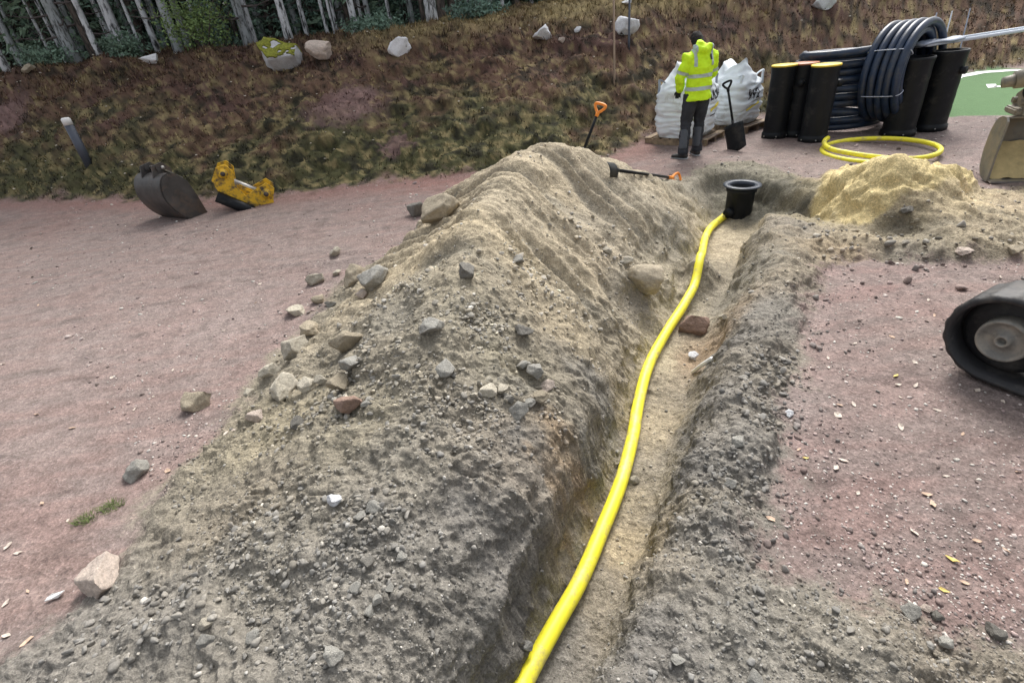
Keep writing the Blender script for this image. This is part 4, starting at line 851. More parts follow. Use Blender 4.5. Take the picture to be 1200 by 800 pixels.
# ================================================================== pallets and bags
def pallet(loc, rz, lb):
    e = empty('pallet', loc, rz, lb, 'pallet', 'wooden pallets under the big bags')
    for k in range(7):
        bm = BMn(); box(bm, (-.52+k*.173, 0, .113), (.13, .84, .022), bev=.003); obj('board', bm, M['wood'], e, False)
    for k in (-1, 0, 1):
        bm = BMn(); box(bm, (0, k*.37, .06), (1.15, .09, .08), bev=.003); obj('stringer', bm, M['wood'], e, False)
        bm = BMn(); box(bm, (0, k*.37, .010), (1.15, .1, .02), bev=.003); obj('bottom_board', bm, M['wood'], e, False)
    return e
def big_bag(loc, rz, hgt, half, peak, lb, seed, text, tx):
    e = empty('bulk_bag', loc, rz, lb, 'bulk bag', 'white bulk bags on pallets')
    bm = BMn(); nz, na = 60, 96; rr = random.Random(seed); rings = []
    zz = np.linspace(0, 1, nz)
    for j in range(nz):
        t = zz[j]; body = min(1, t/.72)
        prof = (.93+.09*math.sin(math.pi*min(1, t/.75)))*(1-.08*(1-min(1, t/.06)))
        sh = sstep(.66, 1.0, t); prof *= 1-.52*sh
        z = hgt*t; ring = []
        for k in range(na):
            a = 2*math.pi*k/na; ca, sa = math.cos(a), math.sin(a); pw = 4.2-2.0*float(sh)
            r = 1/((abs(ca)**pw+abs(sa)**pw)**(1/pw)); x_, y_ = half*prof*r*ca, half*prof*r*sa
            n1 = float(perlin3(np.array([x_*2.0+seed]), np.array([y_*2.0]), np.array([z*13+1.2*perlin3(np.array([x_*3]), np.array([y_*3]), np.array([z*2.]), 5)[0]]), seed)[0]); n2 = float(perlin3(np.array([x_*7+seed]), np.array([y_*7]), np.array([z*16.]), seed+1)[0])
            rid = 1-2*abs(n1)
            d = (.034*rid+.018*n2)*(1-.3*float(sh)); x_ += ca*d; y_ += sa*d
            x_ += peak[0]*float(sh); y_ += peak[1]*float(sh)
            zt_ = z+float(sh)*(.07*math.sin(2*a+seed)+.02*math.sin(5*a+seed)) - .0*body
            ring.append(bm.verts.new((x_, y_, zt_)))
        rings.append(ring)
    for j in range(nz-1):
        for k in range(na): bm.faces.new((rings[j][k], rings[j][(k+1) % na], rings[j+1][(k+1) % na], rings[j+1][k]))
    bm.faces.new(rings[0][::-1]); c = bm.verts.new((peak[0], peak[1], hgt*.9))
    for k in range(na): bm.faces.new((rings[-1][k], rings[-1][(k+1) % na], c))
    bmesh.ops.recalc_face_normals(bm, faces=bm.faces); bt = BVHTree.FromBMesh(bm)
    sk = obj('sack', bm, M['bag'], e)
    for sx, sy in ((-1, -1), (1, -1), (1, 1), (-1, 1)):      # lifting loops
        bm = BMn(); x_, y_ = sx*half*.8, sy*half*.8; zt_ = hgt*.74
        pts = spline([(x_*1.05, y_*1.05, zt_-.12), (x_*1.03, y_*1.03, zt_+.02), (x_*.98+.03*sx, y_*.96, zt_+.10), (x_*.8, y_*.8+.05*sy, zt_+.06), (x_*.72, y_*.76, zt_-.02)], 5)
        tube(bm, pts, [(.022, .004)]*len(pts), 8); obj('lifting_loop', bm, M['film'] if seed == 1 else M['bag'], e)
    # printed text wrapped on the fabric
    for (s, size, face, u, z, mk, ital) in text:
        cu = bpy.data.curves.new('t', 'FONT'); cu.body = s; cu.size = size; cu.align_x = 'CENTER'; cu.offset = .004; cu.shear = ital; cu.resolution_u = 3
        ot = bpy.data.objects.new('t', cu); COL.objects.link(ot); dg = bpy.context.evaluated_depsgraph_get(); me = bpy.data.meshes.new_from_object(ot.evaluated_get(dg)); bpy.data.objects.remove(ot)
        b2 = bmesh.new(); b2.from_mesh(me); bmesh.ops.subdivide_edges(b2, edges=b2.edges, cuts=2)
        project(b2, bt, face, u, z); obj('print', b2, M[mk], e)
    for (w_, h_, face, u, z, mk, sl) in tx:
        b2 = bmesh.new(); bmesh.ops.create_grid(b2, x_segments=24, y_segments=3, size=1)
        for v in b2.verts: x0_ = v.co.x; v.co = Vector((x0_*w_/2, v.co.y*h_/2+x0_*sl, 0))
        project(b2, bt, face, u, z); obj('print_bar', b2, M[mk], e)
    return e
def project(b2, bt, face, u, z):
    n_ = Vector((0, -1, 0)) if face == 0 else Vector((1, 0, 0)); t_ = Vector((1, 0, 0)) if face == 0 else Vector((0, 1, 0))
    for v in b2.verts:
        p = t_*(u+v.co.x)+Vector((0, 0, z+v.co.y)); h = bt.ray_cast(p+n_*2, -n_); v.co = (h[0] if h[0] else p+n_*.45)+n_*.006
bc1 = Vector((3.58, 9.72, 0)); bc1.z = ground_z(bc1.x, bc1.y); A1 = math.radians(-44)
pallet(bc1-Vector((0, 0, .01)), A1, 'weathered wooden pallet under the left big bag behind the worker')
big_bag(bc1+Vector((0, 0, .114)), A1+math.radians(0), 1.12, .43, (.02, -.02), 'left white bulk bag with black letters, directly behind the worker', 1, [('ude', .32, 1, .13, .56, 'ink', 0)], [(.40, .05, 1, .12, .44, 'ink_y', .04), (.3, .02, 1, .12, .33, 'ink', .02)])
bc2 = Vector((4.68, 10.35, 0)); bc2.z = ground_z(bc2.x, bc2.y); A2 = math.radians(-55)
pallet(bc2-Vector((0, 0, .01)), A2, 'wooden pallet sticking out under the right big bag')
big_bag(bc2+Vector((0, 0, .114)), A2, 1.0, .42, (.05, -.1), 'right white bulk bag, its folded top standing up behind the flat shovel', 2, [('W2', .24, 1, -.05, .42, 'ink', .25)], [(.4, .03, 1, -.03, .30, 'ink_y', .05)])

# ================================================================== black chambers, coils
def tall_chamber(px, py, r, h, lb, lid, grp, port=0):
    q = Vector(P(px, py, 0)); q.z = ground_z(q.x, q.y+r)-.01; q.y += r; e = empty('plastic_chamber', q, 0, lb, 'plastic chamber', grp)
    bm = BMn(); pr = [(.001, .01), (r*.98, 0), (r*1.09, .005), (r*1.09, .09), (r*1.0, .10)]
    for k in range(5): z0_ = .12+k*(h-.2)/5; pr += [(r*1.0, z0_), (r*.985, z0_+(h-.2)/10), (r*1.0, z0_+(h-.2)/5-.01)]
    pr += [(r*1.03, h-.03), (r*1.03, h), (r*.9, h), (r*.9, h-.1), (.001, h-.1)]
    lathe(bm, pr, 36); obj('barrel', bm, M['black_plastic'], e)
    if lid:
        bm = BMn(); lathe(bm, [(.001, h+.012), (r*1.03, h+.012), (r*1.06, h+.008), (r*1.06, h-.012), (r*1.035, h-.012)], 36); obj('lid', bm, M[lid], e)
    if port:
        bm = BMn(); a = port; tube(bm, [(r*.9*math.cos(a), r*.9*math.sin(a), h*.76), ((r+.06)*math.cos(a), (r+.06)*math.sin(a), h*.76)], .055, 18); obj('socket', bm, M['black_plastic'], e)
    for k in range(6):
        a = k*math.pi/3+.2; bm = BMn(); tube(bm, [((r*1.08)*math.cos(a), (r*1.08)*math.sin(a), .05), ((r*1.13)*math.cos(a), (r*1.13)*math.sin(a), .05)], .012, 8); obj('bolt', bm, M['edge_steel'], e)
    return e
GC_ = 'black plastic chambers with coloured lids'
tall_chamber(913,163,.185,1.12,'leftmost black plastic chamber, with yellow lid','lid_yellow',GC_)
tall_chamber(937,161,.185,1.12,'middle black plastic chamber with orange lid and side socket','lid_orange',GC_,-2.2)
tall_chamber(960,167,.20,1.12,'third black plastic chamber from the left, nearest, with yellow lid','lid_yellow',GC_,-.3)
GD = 'wide dark chambers right of the hose coil'
tall_chamber(1064,156,.23,1.14,'wide dark chamber with open top just right of the upright hose coil',None,GD)
tall_chamber(1101,150,.23,1.16,'rightmost wide dark chamber, with side socket',None,GD,-1.2)
def coil(name, c, r_in, turns, layers, tr, lb, ax, mt, irregular=.01, pitch=1.06):
    """coil of pipe about the local z axis"""
    e = empty(name, c, 0, lb, 'pipe coil'); e.rotation_euler = ax; bm = BMn(); rr = random.Random(3); pts = []; n = 64
    for L_ in range(layers):
        R_ = r_in+L_*2*tr*.95; zs = range(turns*n+1)
        for k in zs:
            a = 2*math.pi*k/n; z_ = (k/n)*2*tr*pitch if L_ % 2 == 0 else (turns-k/n)*2*tr*pitch; w_ = irregular*math.sin(a*2.3+L_)+irregular*math.sin(a*.7+1)
            pts.append(Vector(((R_+w_)*math.cos(a), (R_+w_)*math.sin(a), z_-turns*tr*pitch+irregular*.5*math.sin(a*1.7))))
    return e, bm, pts
def ribbed(bm, pts, r, seg=10, rib=.004):
    rad = [r+(rib if i % 2 else 0) for i in range(len(pts))]; tube(bm, pts, rad, seg)
cc0 = Vector((6.78, 8.95, 0)); e, bm, pts = coil('hose_coil', cc0+Vector((0, 0, .83)), .58, 5, 2, .055, 'upright coil of dark blue-black hose tied with white twine', (math.radians(88), 0, math.radians(33)), 'black_hose')
tube(bm, pts, .055, 12); obj('hose', bm, M['black_hose'], e)
M['twine'] = simple('white twine', (.6, .65, .75), .6)
for a in (2.6, 3.5):
    bm = BMn(); cx_, cy_ = .63*math.cos(a), .63*math.sin(a); ux, uy = math.cos(a), math.sin(a); loop = []
    for k in range(28):
        t = 2*math.pi*k/28; rr_ = .115; ct, st_ = math.cos(t), math.sin(t); q_ = 1/((abs(ct)**4+abs(st_)**4)**.25); loop.append((cx_+ux*rr_*ct*q_, cy_+uy*rr_*ct*q_, (.30*st_*q_)))
    tube(bm, loop, .006, 6, closed=True); obj('twine', bm, M['twine'], e)
cc1 = Vector((6.35, 9.75, 0)); gz1 = ground_z(cc1.x, cc1.y)
e, bm, pts = coil('hose_coil', cc1+Vector((0, 0, gz1+.61)), .72, 10, 1, .058, 'stacked coil of dark hose lying flat behind the chambers', (0, 0, 0), 'black_hose', .02)
tube(bm, pts, .058, 12); tube(bm, spline([(-.75, .0, .60), (-.9, -.35, .61), (-.6, -.72, .62), (-.1, -.85, .64)], 6), .058, 12); obj('hose', bm, M['black_hose'], e)
# yellow coil on the ground
yc = Vector((P(970,180)+P(1120,172))/2); R_y = .80; gz = ground_z(yc.x, yc.y); e = empty('yellow_pipe_coil', (yc.x, yc.y, gz), 0, 'loose coil of yellow pipe lying on the ground behind the sand pile', 'pipe coil'); e.rotation_euler = (0, 0, 0)
pts = []
for k in range(0, 96):
    a = math.radians(-128-k*4.9); rr_ = R_y*(1+.04*math.sin(a*1.5+1)-.0022*k+.04); pts.append(Vector((rr_*math.cos(a)-.0015*k, rr_*math.sin(a)*.98+.0022*k, .04+.075*sstep(62, 80, k)+.03*sstep(84, 95, k))))
bm = BMn(); tube(bm, [p for p in pts], .034, 14, cap=True); obj('pipe_turns', bm, M['yellow_pipe'], e)
# long pale pipes on top of the wide chambers, resting on a trestle past the frame
r0 = Vector((6.9, 8.7, 1.20)); r1 = Vector(PY(1200, 49, 9.3)); dr = (r1-r0); dr.z = 0; far_end = r0+dr.normalized()*5.5
for k, (dy, dz, lb) in enumerate([(0, 0, 'front long pale blue-white pipe laid across the wide dark chamber'), (.16, .012, 'rear long pale blue-white pipe laid across the wide dark chamber')]):
    bm = BMn(); nrm = Vector((-dr.y, dr.x, 0)).normalized(); tube(bm, [r0+nrm*dy+Vector((0, 0, dz)), r0+nrm*dy+dr.normalized()*2.7+Vector((0, 0, dz-.015)), far_end+nrm*dy+Vector((0, 0, dz))], .026, 14); tag(obj('long_pipe', bm, M['white_pipe']), lb, 'pipe', 'long pale pipes on the chambers')
bm = BMn(); e_ = dr.normalized(); pts = [r0+e_*t+nrm*.08+Vector((0, 0, .02+.01*math.sin(t*9))) for t in np.linspace(-.1, .75, 9)]; tube(bm, pts, [(.13, .035)]*9, 14, ref=(0, 0, 1)); tag(obj('plastic_bundle', bm, M['film']), 'crumpled pale plastic wrap lying over the pipe ends on the chambers', 'plastic wrap')
t_ = empty('trestle', (far_end.x-.2*e_.x, far_end.y-.2*e_.y, 0), math.atan2(dr.y, dr.x), 'wooden trestle carrying the far end of the long pipes', 'trestle')
bm = BMn(); box(bm, (0, 0, 1.14), (.08, .8, .08), bev=.005); obj('beam', bm, M['wood'], t_, False)
for sx in (-1, 1):
    for sy in (-1, 1): bm = BMn(); tube(bm, [(sx*.28, sy*.32, -.02), (sx*.03, sy*.3, 1.12)], .03, 4); obj('leg', bm, M['wood'], t_, False)
# thin poles and stakes
def stick(name, pb, pt, Y, r, m, lb, g=None, Yt=None, cat='stake'):
    a = Vector(PY(*pb, Y)); b = Vector(PY(*pt, Yt or Y)); bm = BMn(); tube(bm, [a-Vector((0, 0, .15)), a, b], [r, r, r*.8], 8); o = obj(name, bm, M[m]); return tag(o, lb, cat, g)
h = hit(720, 95)[0]; stick('pole', (720, 95), (719, -40), h.y, .022, 'pole', 'tall thin wooden pole rising from the slope left of the big bags', cat='pole')
h = hit(737, 50)[0]; stick('stake', (737, 50), (738, -14), h.y-.1, .025, 'post', 'short dark stake in front of a white boulder on the slope')
for (a, b, lb) in [((1087,46),(1098,15),'leftmost of three thin pale sticks behind the wide chambers'), ((1104,52),(1116,13),'middle of three thin pale sticks, the brightest'), ((1126,50),(1137,10),'rightmost of three thin pale sticks behind the wide chambers')]:
    base = Vector(PY(a[0]-6, a[1]+38, 9.9)); stick('stick', (a[0]-10, a[1]+44), b, 9.9, .011, 'white_pipe' if 'middle' in lb else 'film', lb, 'thin sticks behind the wide chambers')
# grey marker post on the slope
h = hit(104, 192)[0]; mp = empty('marker_post', h, 0, 'leaning dark grey marker post with white top on the left slope', 'post'); topv = Vector(PY(76, 138, h.y+.05))-h
bm = BMn(); tube(bm, [(0, 0, -.1), topv*.84], [.085, .085], 16); obj('shaft', bm, M['post'], mp); bm = BMn(); tube(bm, [topv*.842, topv*.97, topv], [.087, .087, .06], 16); obj('cap', bm, M['white'], mp)
# ================================================================== worker
def remeshed(bm, voxel, smooth=2, iters=3):
    me = bpy.data.meshes.new('t'); bm.to_mesh(me); bm.free(); o = bpy.data.objects.new('t', me); COL.objects.link(o)
    m = o.modifiers.new('r', 'REMESH'); m.mode = 'VOXEL'; m.voxel_size = voxel; s = o.modifiers.new('s', 'SMOOTH'); s.iterations = iters; s.factor = .5
    dg = bpy.context.evaluated_depsgraph_get(); out = bpy.data.meshes.new_from_object(o.evaluated_get(dg)); bpy.data.objects.remove(o); b2 = bmesh.new(); b2.from_mesh(out); bpy.data.meshes.remove(out); return b2
def loft(bm, st, seg=20, ref=(0, 1, 0)): tube(bm, [s[0] for s in st], [s[1] for s in st], seg, ref=ref)
fp = P(812, 186); pz = ground_z(fp[0], fp[1])
wk = empty('person', (fp[0], fp[1], pz), math.radians(8), 'worker in hi-vis yellow jacket and dark trousers, standing back turned before the left bag', 'person')
# local frame: x right, y forward (away from camera), z up.   radii = (across x, along y)
LH = Vector((-.10, .02, .90)); RH = Vector((.10, .02, .90)); LK = Vector((-.15, .03, .49)); RK = Vector((.09, .06, .49)); LA = Vector((-.20, -.04, .09)); RA = Vector((.08, .05, .09))
LS = Vector((-.205, .0, 1.42)); LE = Vector((-.29, .04, 1.15)); LW = Vector((-.20, .20, .97)); RS = Vector((.205, .02, 1.42)); RE = Vector((.27, .10, 1.15)); RW = Vector((.15, .28, 1.02))
bm = BMn()     # body, one surface
loft(bm, [(Vector((0, .0, .86)), (.16, .11)), (Vector((0, 0, 1.05)), (.145, .10)), (Vector((0, .0, 1.25)), (.165, .11)), (Vector((0, .01, 1.40)), (.17, .10)), (Vector((.0, .03, 1.46)), (.09, .07)), (Vector((.005, .08, 1.51)), (.058, .06)), (Vector((.005, .13, 1.56)), (.058, .062))])
hd = Vector((.035, .22, 1.585))
tube(bm, [hd+Vector((0, -.085, -.075)), hd+Vector((0, -.05, -.02)), hd+Vector((0, -.0, .03)), hd+Vector((0, .04, .075)), hd+Vector((0, .06, .1))], [.05, .073, .078, .065, .03], 18)
tube(bm, [hd+Vector((0, .02, -.09)), hd+Vector((0, .06, -.03)), hd+Vector((0, .08, .04))], [.045, .062, .05], 14)      # face and jaw, bowed forward
tube(bm, [hd+Vector((0, .12, -.03)), hd+Vector((0, .155, -.045))], [.022, .010], 8); tube(bm, [hd+Vector((-.025, .105, -.075)), hd+Vector((.025, .105, -.075))], .012, 8)
for s in (-1, 1):
    tube(bm, [hd+Vector((s*.072, .02, -.01)), hd+Vector((s*.088, .0, .0))], [(.018, .03), (.01, .022)], 8, ref=(0, 0, 1))
    tube(bm, [hd+Vector((s*.03, .125, .005)), hd+Vector((s*.03, .135, .0))], .013, 8)
for H_, K_, A_2 in ((LH, LK, LA), (RH, RK, RA)): tube(bm, [H_, H_.lerp(K_, .5), K_, K_.lerp(A_2, .35), A_2, A_2+Vector((0, .05, -.05)), A_2+Vector((0, .14, -.06))], [.085, .075, .055, .052, .037, .038, .03], 14)
for S_, E_, W_ in ((LS, LE, LW), (RS, RE, RW)): tube(bm, [S_.lerp(Vector((0, 0, S_.z)), .4), S_, S_.lerp(E_, .5), E_, E_.lerp(W_, .5), W_], [.06, .055, .045, .038, .036, .027], 12)
obj('body', remeshed(bm, .012), M['skin'], wk)
bm = BMn()
tube(bm, [hd+Vector((0, -.09, -.085)), hd+Vector((0, -.07, -.02)), hd+Vector((0, -.015, .04)), hd+Vector((0, .035, .095)), hd+Vector((0, .07, .115))], [.055, .083, .09, .076, .035], 18)
b2 = remeshed(bm, .012, iters=1); co = np.array([v.co[:] for v in b2.verts]); dd = .006*fbm(co[:, 0]*40, co[:, 1]*40, co[:, 2]*40, 2, 3)
for v, k in zip(b2.verts, dd): v.co += v.normal*float(k)
obj('hair', b2, M['hair'], wk)
bm = BMn()     # trousers
loft(bm, [(Vector((0, .01, 1.0)), (.175, .125)), (Vector((0, .0, .92)), (.19, .14)), (Vector((0, .0, .84)), (.18, .13))])
for H_, K_, A_2 in ((LH, LK, LA), (RH, RK, RA)): tube(bm, [H_+Vector((0, 0, .02)), H_.lerp(K_, .5), K_+Vector((0, .01, .03)), K_, K_.lerp(A_2, .4), K_.lerp(A_2, .75), A_2+Vector((0, 0, .02)), A_2+Vector((0, 0, -.02))], [.112, .102, .085, .082, .083, .076, .082, .086], 18)
b2 = remeshed(bm, .014); co = np.array([v.co[:] for v in b2.verts]); dd = .012*fbm(co[:, 0]*9, co[:, 1]*9, co[:, 2]*16, 2, 8)*np.where(co[:, 2] < .6, 1.3, .6)
for v, k in zip(b2.verts, dd): v.co += v.normal*float(k)
tr = obj('trousers', b2, M['trouser'], wk)
for K_, A_2 in ((LK, LA), (RK, RA)):    # grey lower leg panels on the outer side
    bm = BMn(); p_ = K_.lerp(A_2, .12); q_ = K_.lerp(A_2, .85); tube(bm, [p_+Vector((-.02, -.012, 0)), p_.lerp(q_, .5)+Vector((-.02, -.014, 0)), q_+Vector((-.02, -.012, 0))], [(.062, .075)]*3, 16, ref=(0, 1, 0)); obj('trouser_panel', remeshed(bm, .014), M['trouser_grey'], wk)
for A_2, rz_ in ((LA, .55), (RA, -.1)):
    fw = Vector((-math.sin(rz_), math.cos(rz_), 0)); bm = BMn(); tube(bm, [A_2+Vector((0, 0, .09)), A_2+Vector((0, 0, .02)), A_2-fw*.01+Vector((0, 0, -.04))], [.06, .06, .058], 14)
    tube(bm, [A_2-fw*.075+Vector((0, 0, -.05)), A_2-fw*.02+Vector((0, 0, -.045)), A_2+fw*.08+Vector((0, 0, -.05)), A_2+fw*.16+Vector((0, 0, -.06)), A_2+fw*.20+Vector((0, 0, -.068))], [(.035, .03), (.05, .042), (.05, .036), (.047, .028), (.03, .018)], 16, ref=(0, 0, 1))
    bt_ = obj('boot', remeshed(bm, .010), M['boot'], wk)
    bm = BMn(); tube(bm, [A_2-fw*.08+Vector((0, 0, -.085)), A_2+fw*.05+Vector((0, 0, -.085)), A_2+fw*.2+Vector((0, 0, -.085))], [(.045, .008), (.055, .008), (.038, .008)], 14, ref=(0, 0, 1)); obj('sole', bm, M['boot_light'], bt_)
bm = BMn()     # jacket
loft(bm, [(Vector((0, .0, .84)), (.20, .16)), (Vector((0, 0, .95)), (.193, .15)), (Vector((0, .0, 1.10)), (.185, .145)), (Vector((0, .0, 1.25)), (.20, .15)), (Vector((0, .01, 1.38)), (.22, .145)), (Vector((0, .02, 1.46)), (.155, .115)), (Vector((.0, .035, 1.52)), (.095, .095)), (Vector((0, .05, 1.55)), (.08, .085))], 26)
tube(bm, [(-.11, .03, 1.52), (-.085, -.06, 1.52), (0, -.095, 1.50), (.085, -.06, 1.52), (.11, .03, 1.52)], [.05, .062, .072, .062, .05], 12)
tube(bm, [(0, -.09, 1.45), (0, -.02, 1.54), (.01, .06, 1.57)], [(.10, .06), (.11, .07), (.085, .05)], 16)      # hood folded on the back
for S_, E_, W_ in ((LS, LE, LW), (RS, RE, RW)): tube(bm, [S_.lerp(Vector((0, 0, S_.z)), .35), S_+Vector((0, 0, -.005)), S_.lerp(E_, .5), E_, E_.lerp(W_, .5), W_.lerp(E_, .06)], [.088, .088, .080, .072, .066, .058], 16)
b2 = remeshed(bm, .014); co = np.array([v.co[:] for v in b2.verts]); dd = .024*fbm(co[:, 0]*7+co[:, 2]*3, co[:, 1]*7, co[:, 2]*9, 3, 13)
for v, k in zip(b2.verts, dd): v.co += v.normal*float(k)
jk = b2.copy(); jo = obj('jacket', b2, M['hivis'], wk)
def band(name, test_co, test_no, wdt, m, keep, off=.005):
    b3 = jk.copy(); b3.normal_update()
    for s in (-1, 1):
        g = b3.verts[:]+b3.edges[:]+b3.faces[:]; bmesh.ops.bisect_plane(b3, geom=g, plane_co=Vector(test_co)+Vector(test_no).normalized()*s*wdt/2, plane_no=Vector(test_no).normalized()*s, clear_outer=True)
    bmesh.ops.delete(b3, geom=[f for f in b3.faces if not keep(f.calc_center_median())], context='FACES'); b3.normal_update()
    for v in b3.verts: v.co += v.normal*off
    obj(name, b3, M[m], jo)
torso = lambda c: math.hypot(c.x/.245, (c.y)/.2) < 1.08 and (c-LS.lerp(LE, min(1, max(0, (1.42-c.z)/.27)))).length > .0
def arm_far(S_, E_, W_):
    return lambda c: min((c-S_.lerp(E_, t)).length for t in (0, .25, .5, .75, 1)) > .105 and min((c-E_.lerp(W_, t)).length for t in (.25, .5, .75, 1)) > .085
ka, kb = arm_far(LS, LE, LW), arm_far(RS, RE, RW); both = lambda c: ka(c) and kb(c)
band('reflective_band', (0, 0, 1.17), (0, 0, 1), .05, 'reflect', both); band('reflective_band', (0, 0, 1.0), (0, 0, 1), .05, 'reflect', both); band('hem', (0, 0, .845), (0, 0, 1), .02, 'hivis', both, .003)
for S_, E_ in ((LS, LE), (RS, RE)):
    md = S_.lerp(E_, .72); n_ = (E_-S_); band('reflective_band', md, n_, .045, 'reflect', lambda c, m_=md: (c-m_).length < .105)
    sh_ = S_.lerp(Vector((0, 0, 1.45)), .15)
    band('shoulder_band', (S_.x*.62, 0, 1.4), (1, 0, 0), .04, 'reflect', lambda c: c.z > 1.30)
band('name_patch', (.1, 0, 1.38), (1, 0, 0), .035, 'hi_dark', lambda c: 1.36 < c.z < 1.44 and c.y < 0, .008)
jk.free()
def glove(W_, D_, side):
    """palm, four bent fingers of unequal length and a thumb off the side"""
    D_ = D_.normalized(); A = Vector((side, 0, 0)).cross(D_); U_ = D_.cross(Vector((0, 0, 1))).normalized(); Nn = U_.cross(D_).normalized(); bm = BMn()
    tube(bm, [W_-D_*.03, W_, W_+D_*.045, W_+D_*.09], [(.034, .026), (.036, .026), (.047, .022), (.045, .020)], 14, ref=Nn)
    for k, ln in enumerate((.07, .08, .075, .058)):
        b0 = W_+D_*.085+U_*(-.033+.022*k); tube(bm, [b0, b0+D_*ln*.45-Nn*.008, b0+D_*ln*.75-Nn*.03, b0+D_*ln*.85-Nn*.05], [.0105, .010, .009, .007], 8)
    t0 = W_+D_*.03+U_*(-.038*side); tube(bm, [t0, t0+D_*.03-U_*.02*side-Nn*.01, t0+D_*.06-U_*.022*side-Nn*.025], [.013, .012, .009], 8)
    return remeshed(bm, .005, iters=1)
obj('glove', glove(LW, Vector((.2, .75, -.55)), 1), M['hi_dark'], wk); obj('glove', glove(RW, Vector((-.2, .8, -.4)), -1), M['hi_dark'], wk)

# ================================================================== excavator at the right edge
ta = math.radians(-64); TD = Vector((math.cos(ta), math.sin(ta), 0)); TN = Vector((-TD.y, TD.x, 0))          # along the track, away from camera side
ic = P(1174, 400, .29); org = Vector((ic[0], ic[1], 0))
ex = empty('excavator', (org.x, org.y, 0), ta, 'mini excavator cut by the right edge, rubber track in front and sand-filled bucket behind', 'excavator')
# local: x along track (idler at 0, sprocket at 1.35), y away from the camera, z up
def track_belt(y0, w):
    bm = BMn(); R_ = .275; Lt = 1.35; path = []; n = 14
    def at(s):
        tot = 2*Lt+2*math.pi*R_; s %= tot
        if s < math.pi*R_: a = math.pi/2+s/R_; return Vector((R_*math.cos(a), 0, .29+R_*math.sin(a))), Vector((math.cos(a), 0, math.sin(a)))
        s -= math.pi*R_
        if s < Lt: return Vector((s, 0, .29-R_)), Vector((0, 0, -1))
        s -= Lt
        if s < math.pi*R_: a = -math.pi/2+s/R_; return Vector((Lt+R_*math.cos(a), 0, .29+R_*math.sin(a))), Vector((math.cos(a), 0, math.sin(a)))
        s -= math.pi*R_; return Vector((Lt-s, 0, .29+R_)), Vector((0, 0, 1))
    tot = 2*Lt+2*math.pi*R_; NS = 176; outer = []
    for k in range(NS):
        p, n_ = at(tot*k/NS); sag = -.012*math.sin(math.pi*min(1, max(0, p.x/Lt))) if n_.z > .9 else 0
        lug = .007 if (k//2) % 2 == 0 else 0
        o0 = p+n_*lug+Vector((0, 0, sag)); i0 = p-n_*.035+Vector((0, 0, sag))
        outer.append([bm.verts.new(o0+Vector((0, y0+.02, 0))), bm.verts.new(o0+Vector((0, y0+w-.02, 0))), bm.verts.new(p-n_*.012+Vector((0, y0+w, sag))), bm.verts.new(i0+Vector((0, y0+w, 0))), bm.verts.new(i0+Vector((0, y0, 0))), bm.verts.new(p-n_*.012+Vector((0, y0, sag)))])
    for k in range(NS):
        A, B = outer[k], outer[(k+1) % NS]
        for j in range(6): bm.faces.new((A[j], A[(j+1) % 6], B[(j+1) % 6], B[j]))
    return bm
def ydisc(bm, c, prof, seg=36):
    """lathe about the y axis; prof = (radius, y)"""
    rings = [[bm.verts.new((c[0]+r*math.cos(2*math.pi*k/seg), c[1]+y_, c[2]+r*math.sin(2*math.pi*k/seg))) for k in range(seg)] for r, y_ in prof]
    for i in range(len(rings)-1):
        for k in range(seg): bm.faces.new((rings[i][k], rings[i][(k+1) % seg], rings[i+1][(k+1) % seg], rings[i+1][k]))
for y0 in (-.03, 1.12):
    ob = obj('track', track_belt(y0, .32), M['rubber'], ex, True)
    bm = BMn(); ydisc(bm, (0, y0+.02, .29), [(.001, .035), (.022, .035), (.024, .0), (.035, .0), (.04, .03), (.098, .035), (.108, .005), (.122, .0), (.128, .03), (.128, .2), (.001, .2)]); iw = obj('idler_wheel', bm, M['idler'], ex)
    bm = BMn(); ydisc(bm, (0, y0+.02, .29), [(.12, .10), (.20, .11), (.232, .12), (.232, .22), (.001, .22)]); obj('flange', bm, M['rubber'], iw)
    bm = BMn(); ydisc(bm, (1.35, y0+.02, .29), [(.001, .02), (.06, .02), (.07, .05), (.15, .06), (.2, .09), (.21, .2), (.001, .2)]); obj('sprocket', bm, M['idler'], ex)
    for k in range(3): bm = BMn(); ydisc(bm, (.36+k*.3, y0+.03, .13), [(.001, 0), (.07, 0), (.08, .02), (.08, .22), (.001, .22)], 20); obj('roller', bm, M['grey_steel'], ex)
    bm = BMn(); box(bm, (.66, y0+.16, .30), (.92, .16, .17), bev=.02); box(bm, (.16, y0+.16, .29), (.22, .09, .07), bev=.01); obj('track_frame', bm, M['grey_steel'], ex)
bm = BMn(); box(bm, (.68, .7, .38), (.7, .95, .16), bev=.02); obj('undercarriage', bm, M['grey_steel'], ex)
bm = BMn(); lathe(bm, [(.001, .46), (.36, .46), (.36, .56), (.001, .56)], 30, (.68, .7, 0)); obj('slew_ring', bm, M['grey_steel'], ex)
bm = BMn(); box(bm, (.95, .65, .86), (1.3, 1.2, .58), bev=.08); obj('engine_housing', bm, M['excav'], ex)
bm = BMn(); box(bm, (.95, .4, 1.72), (.95, .62, 1.12), bev=.06); cab = obj('cab', bm, M['excav'], ex)
for (c, s) in (((.95, .08, 1.82), (.7, .02, .75)), ((.46, .4, 1.8), (.02, .48, .78)), ((.95, .72, 1.82), (.7, .02, .75))): bm = BMn(); box(bm, c, s, bev=.005); obj('window', bm, M['glass'], cab)
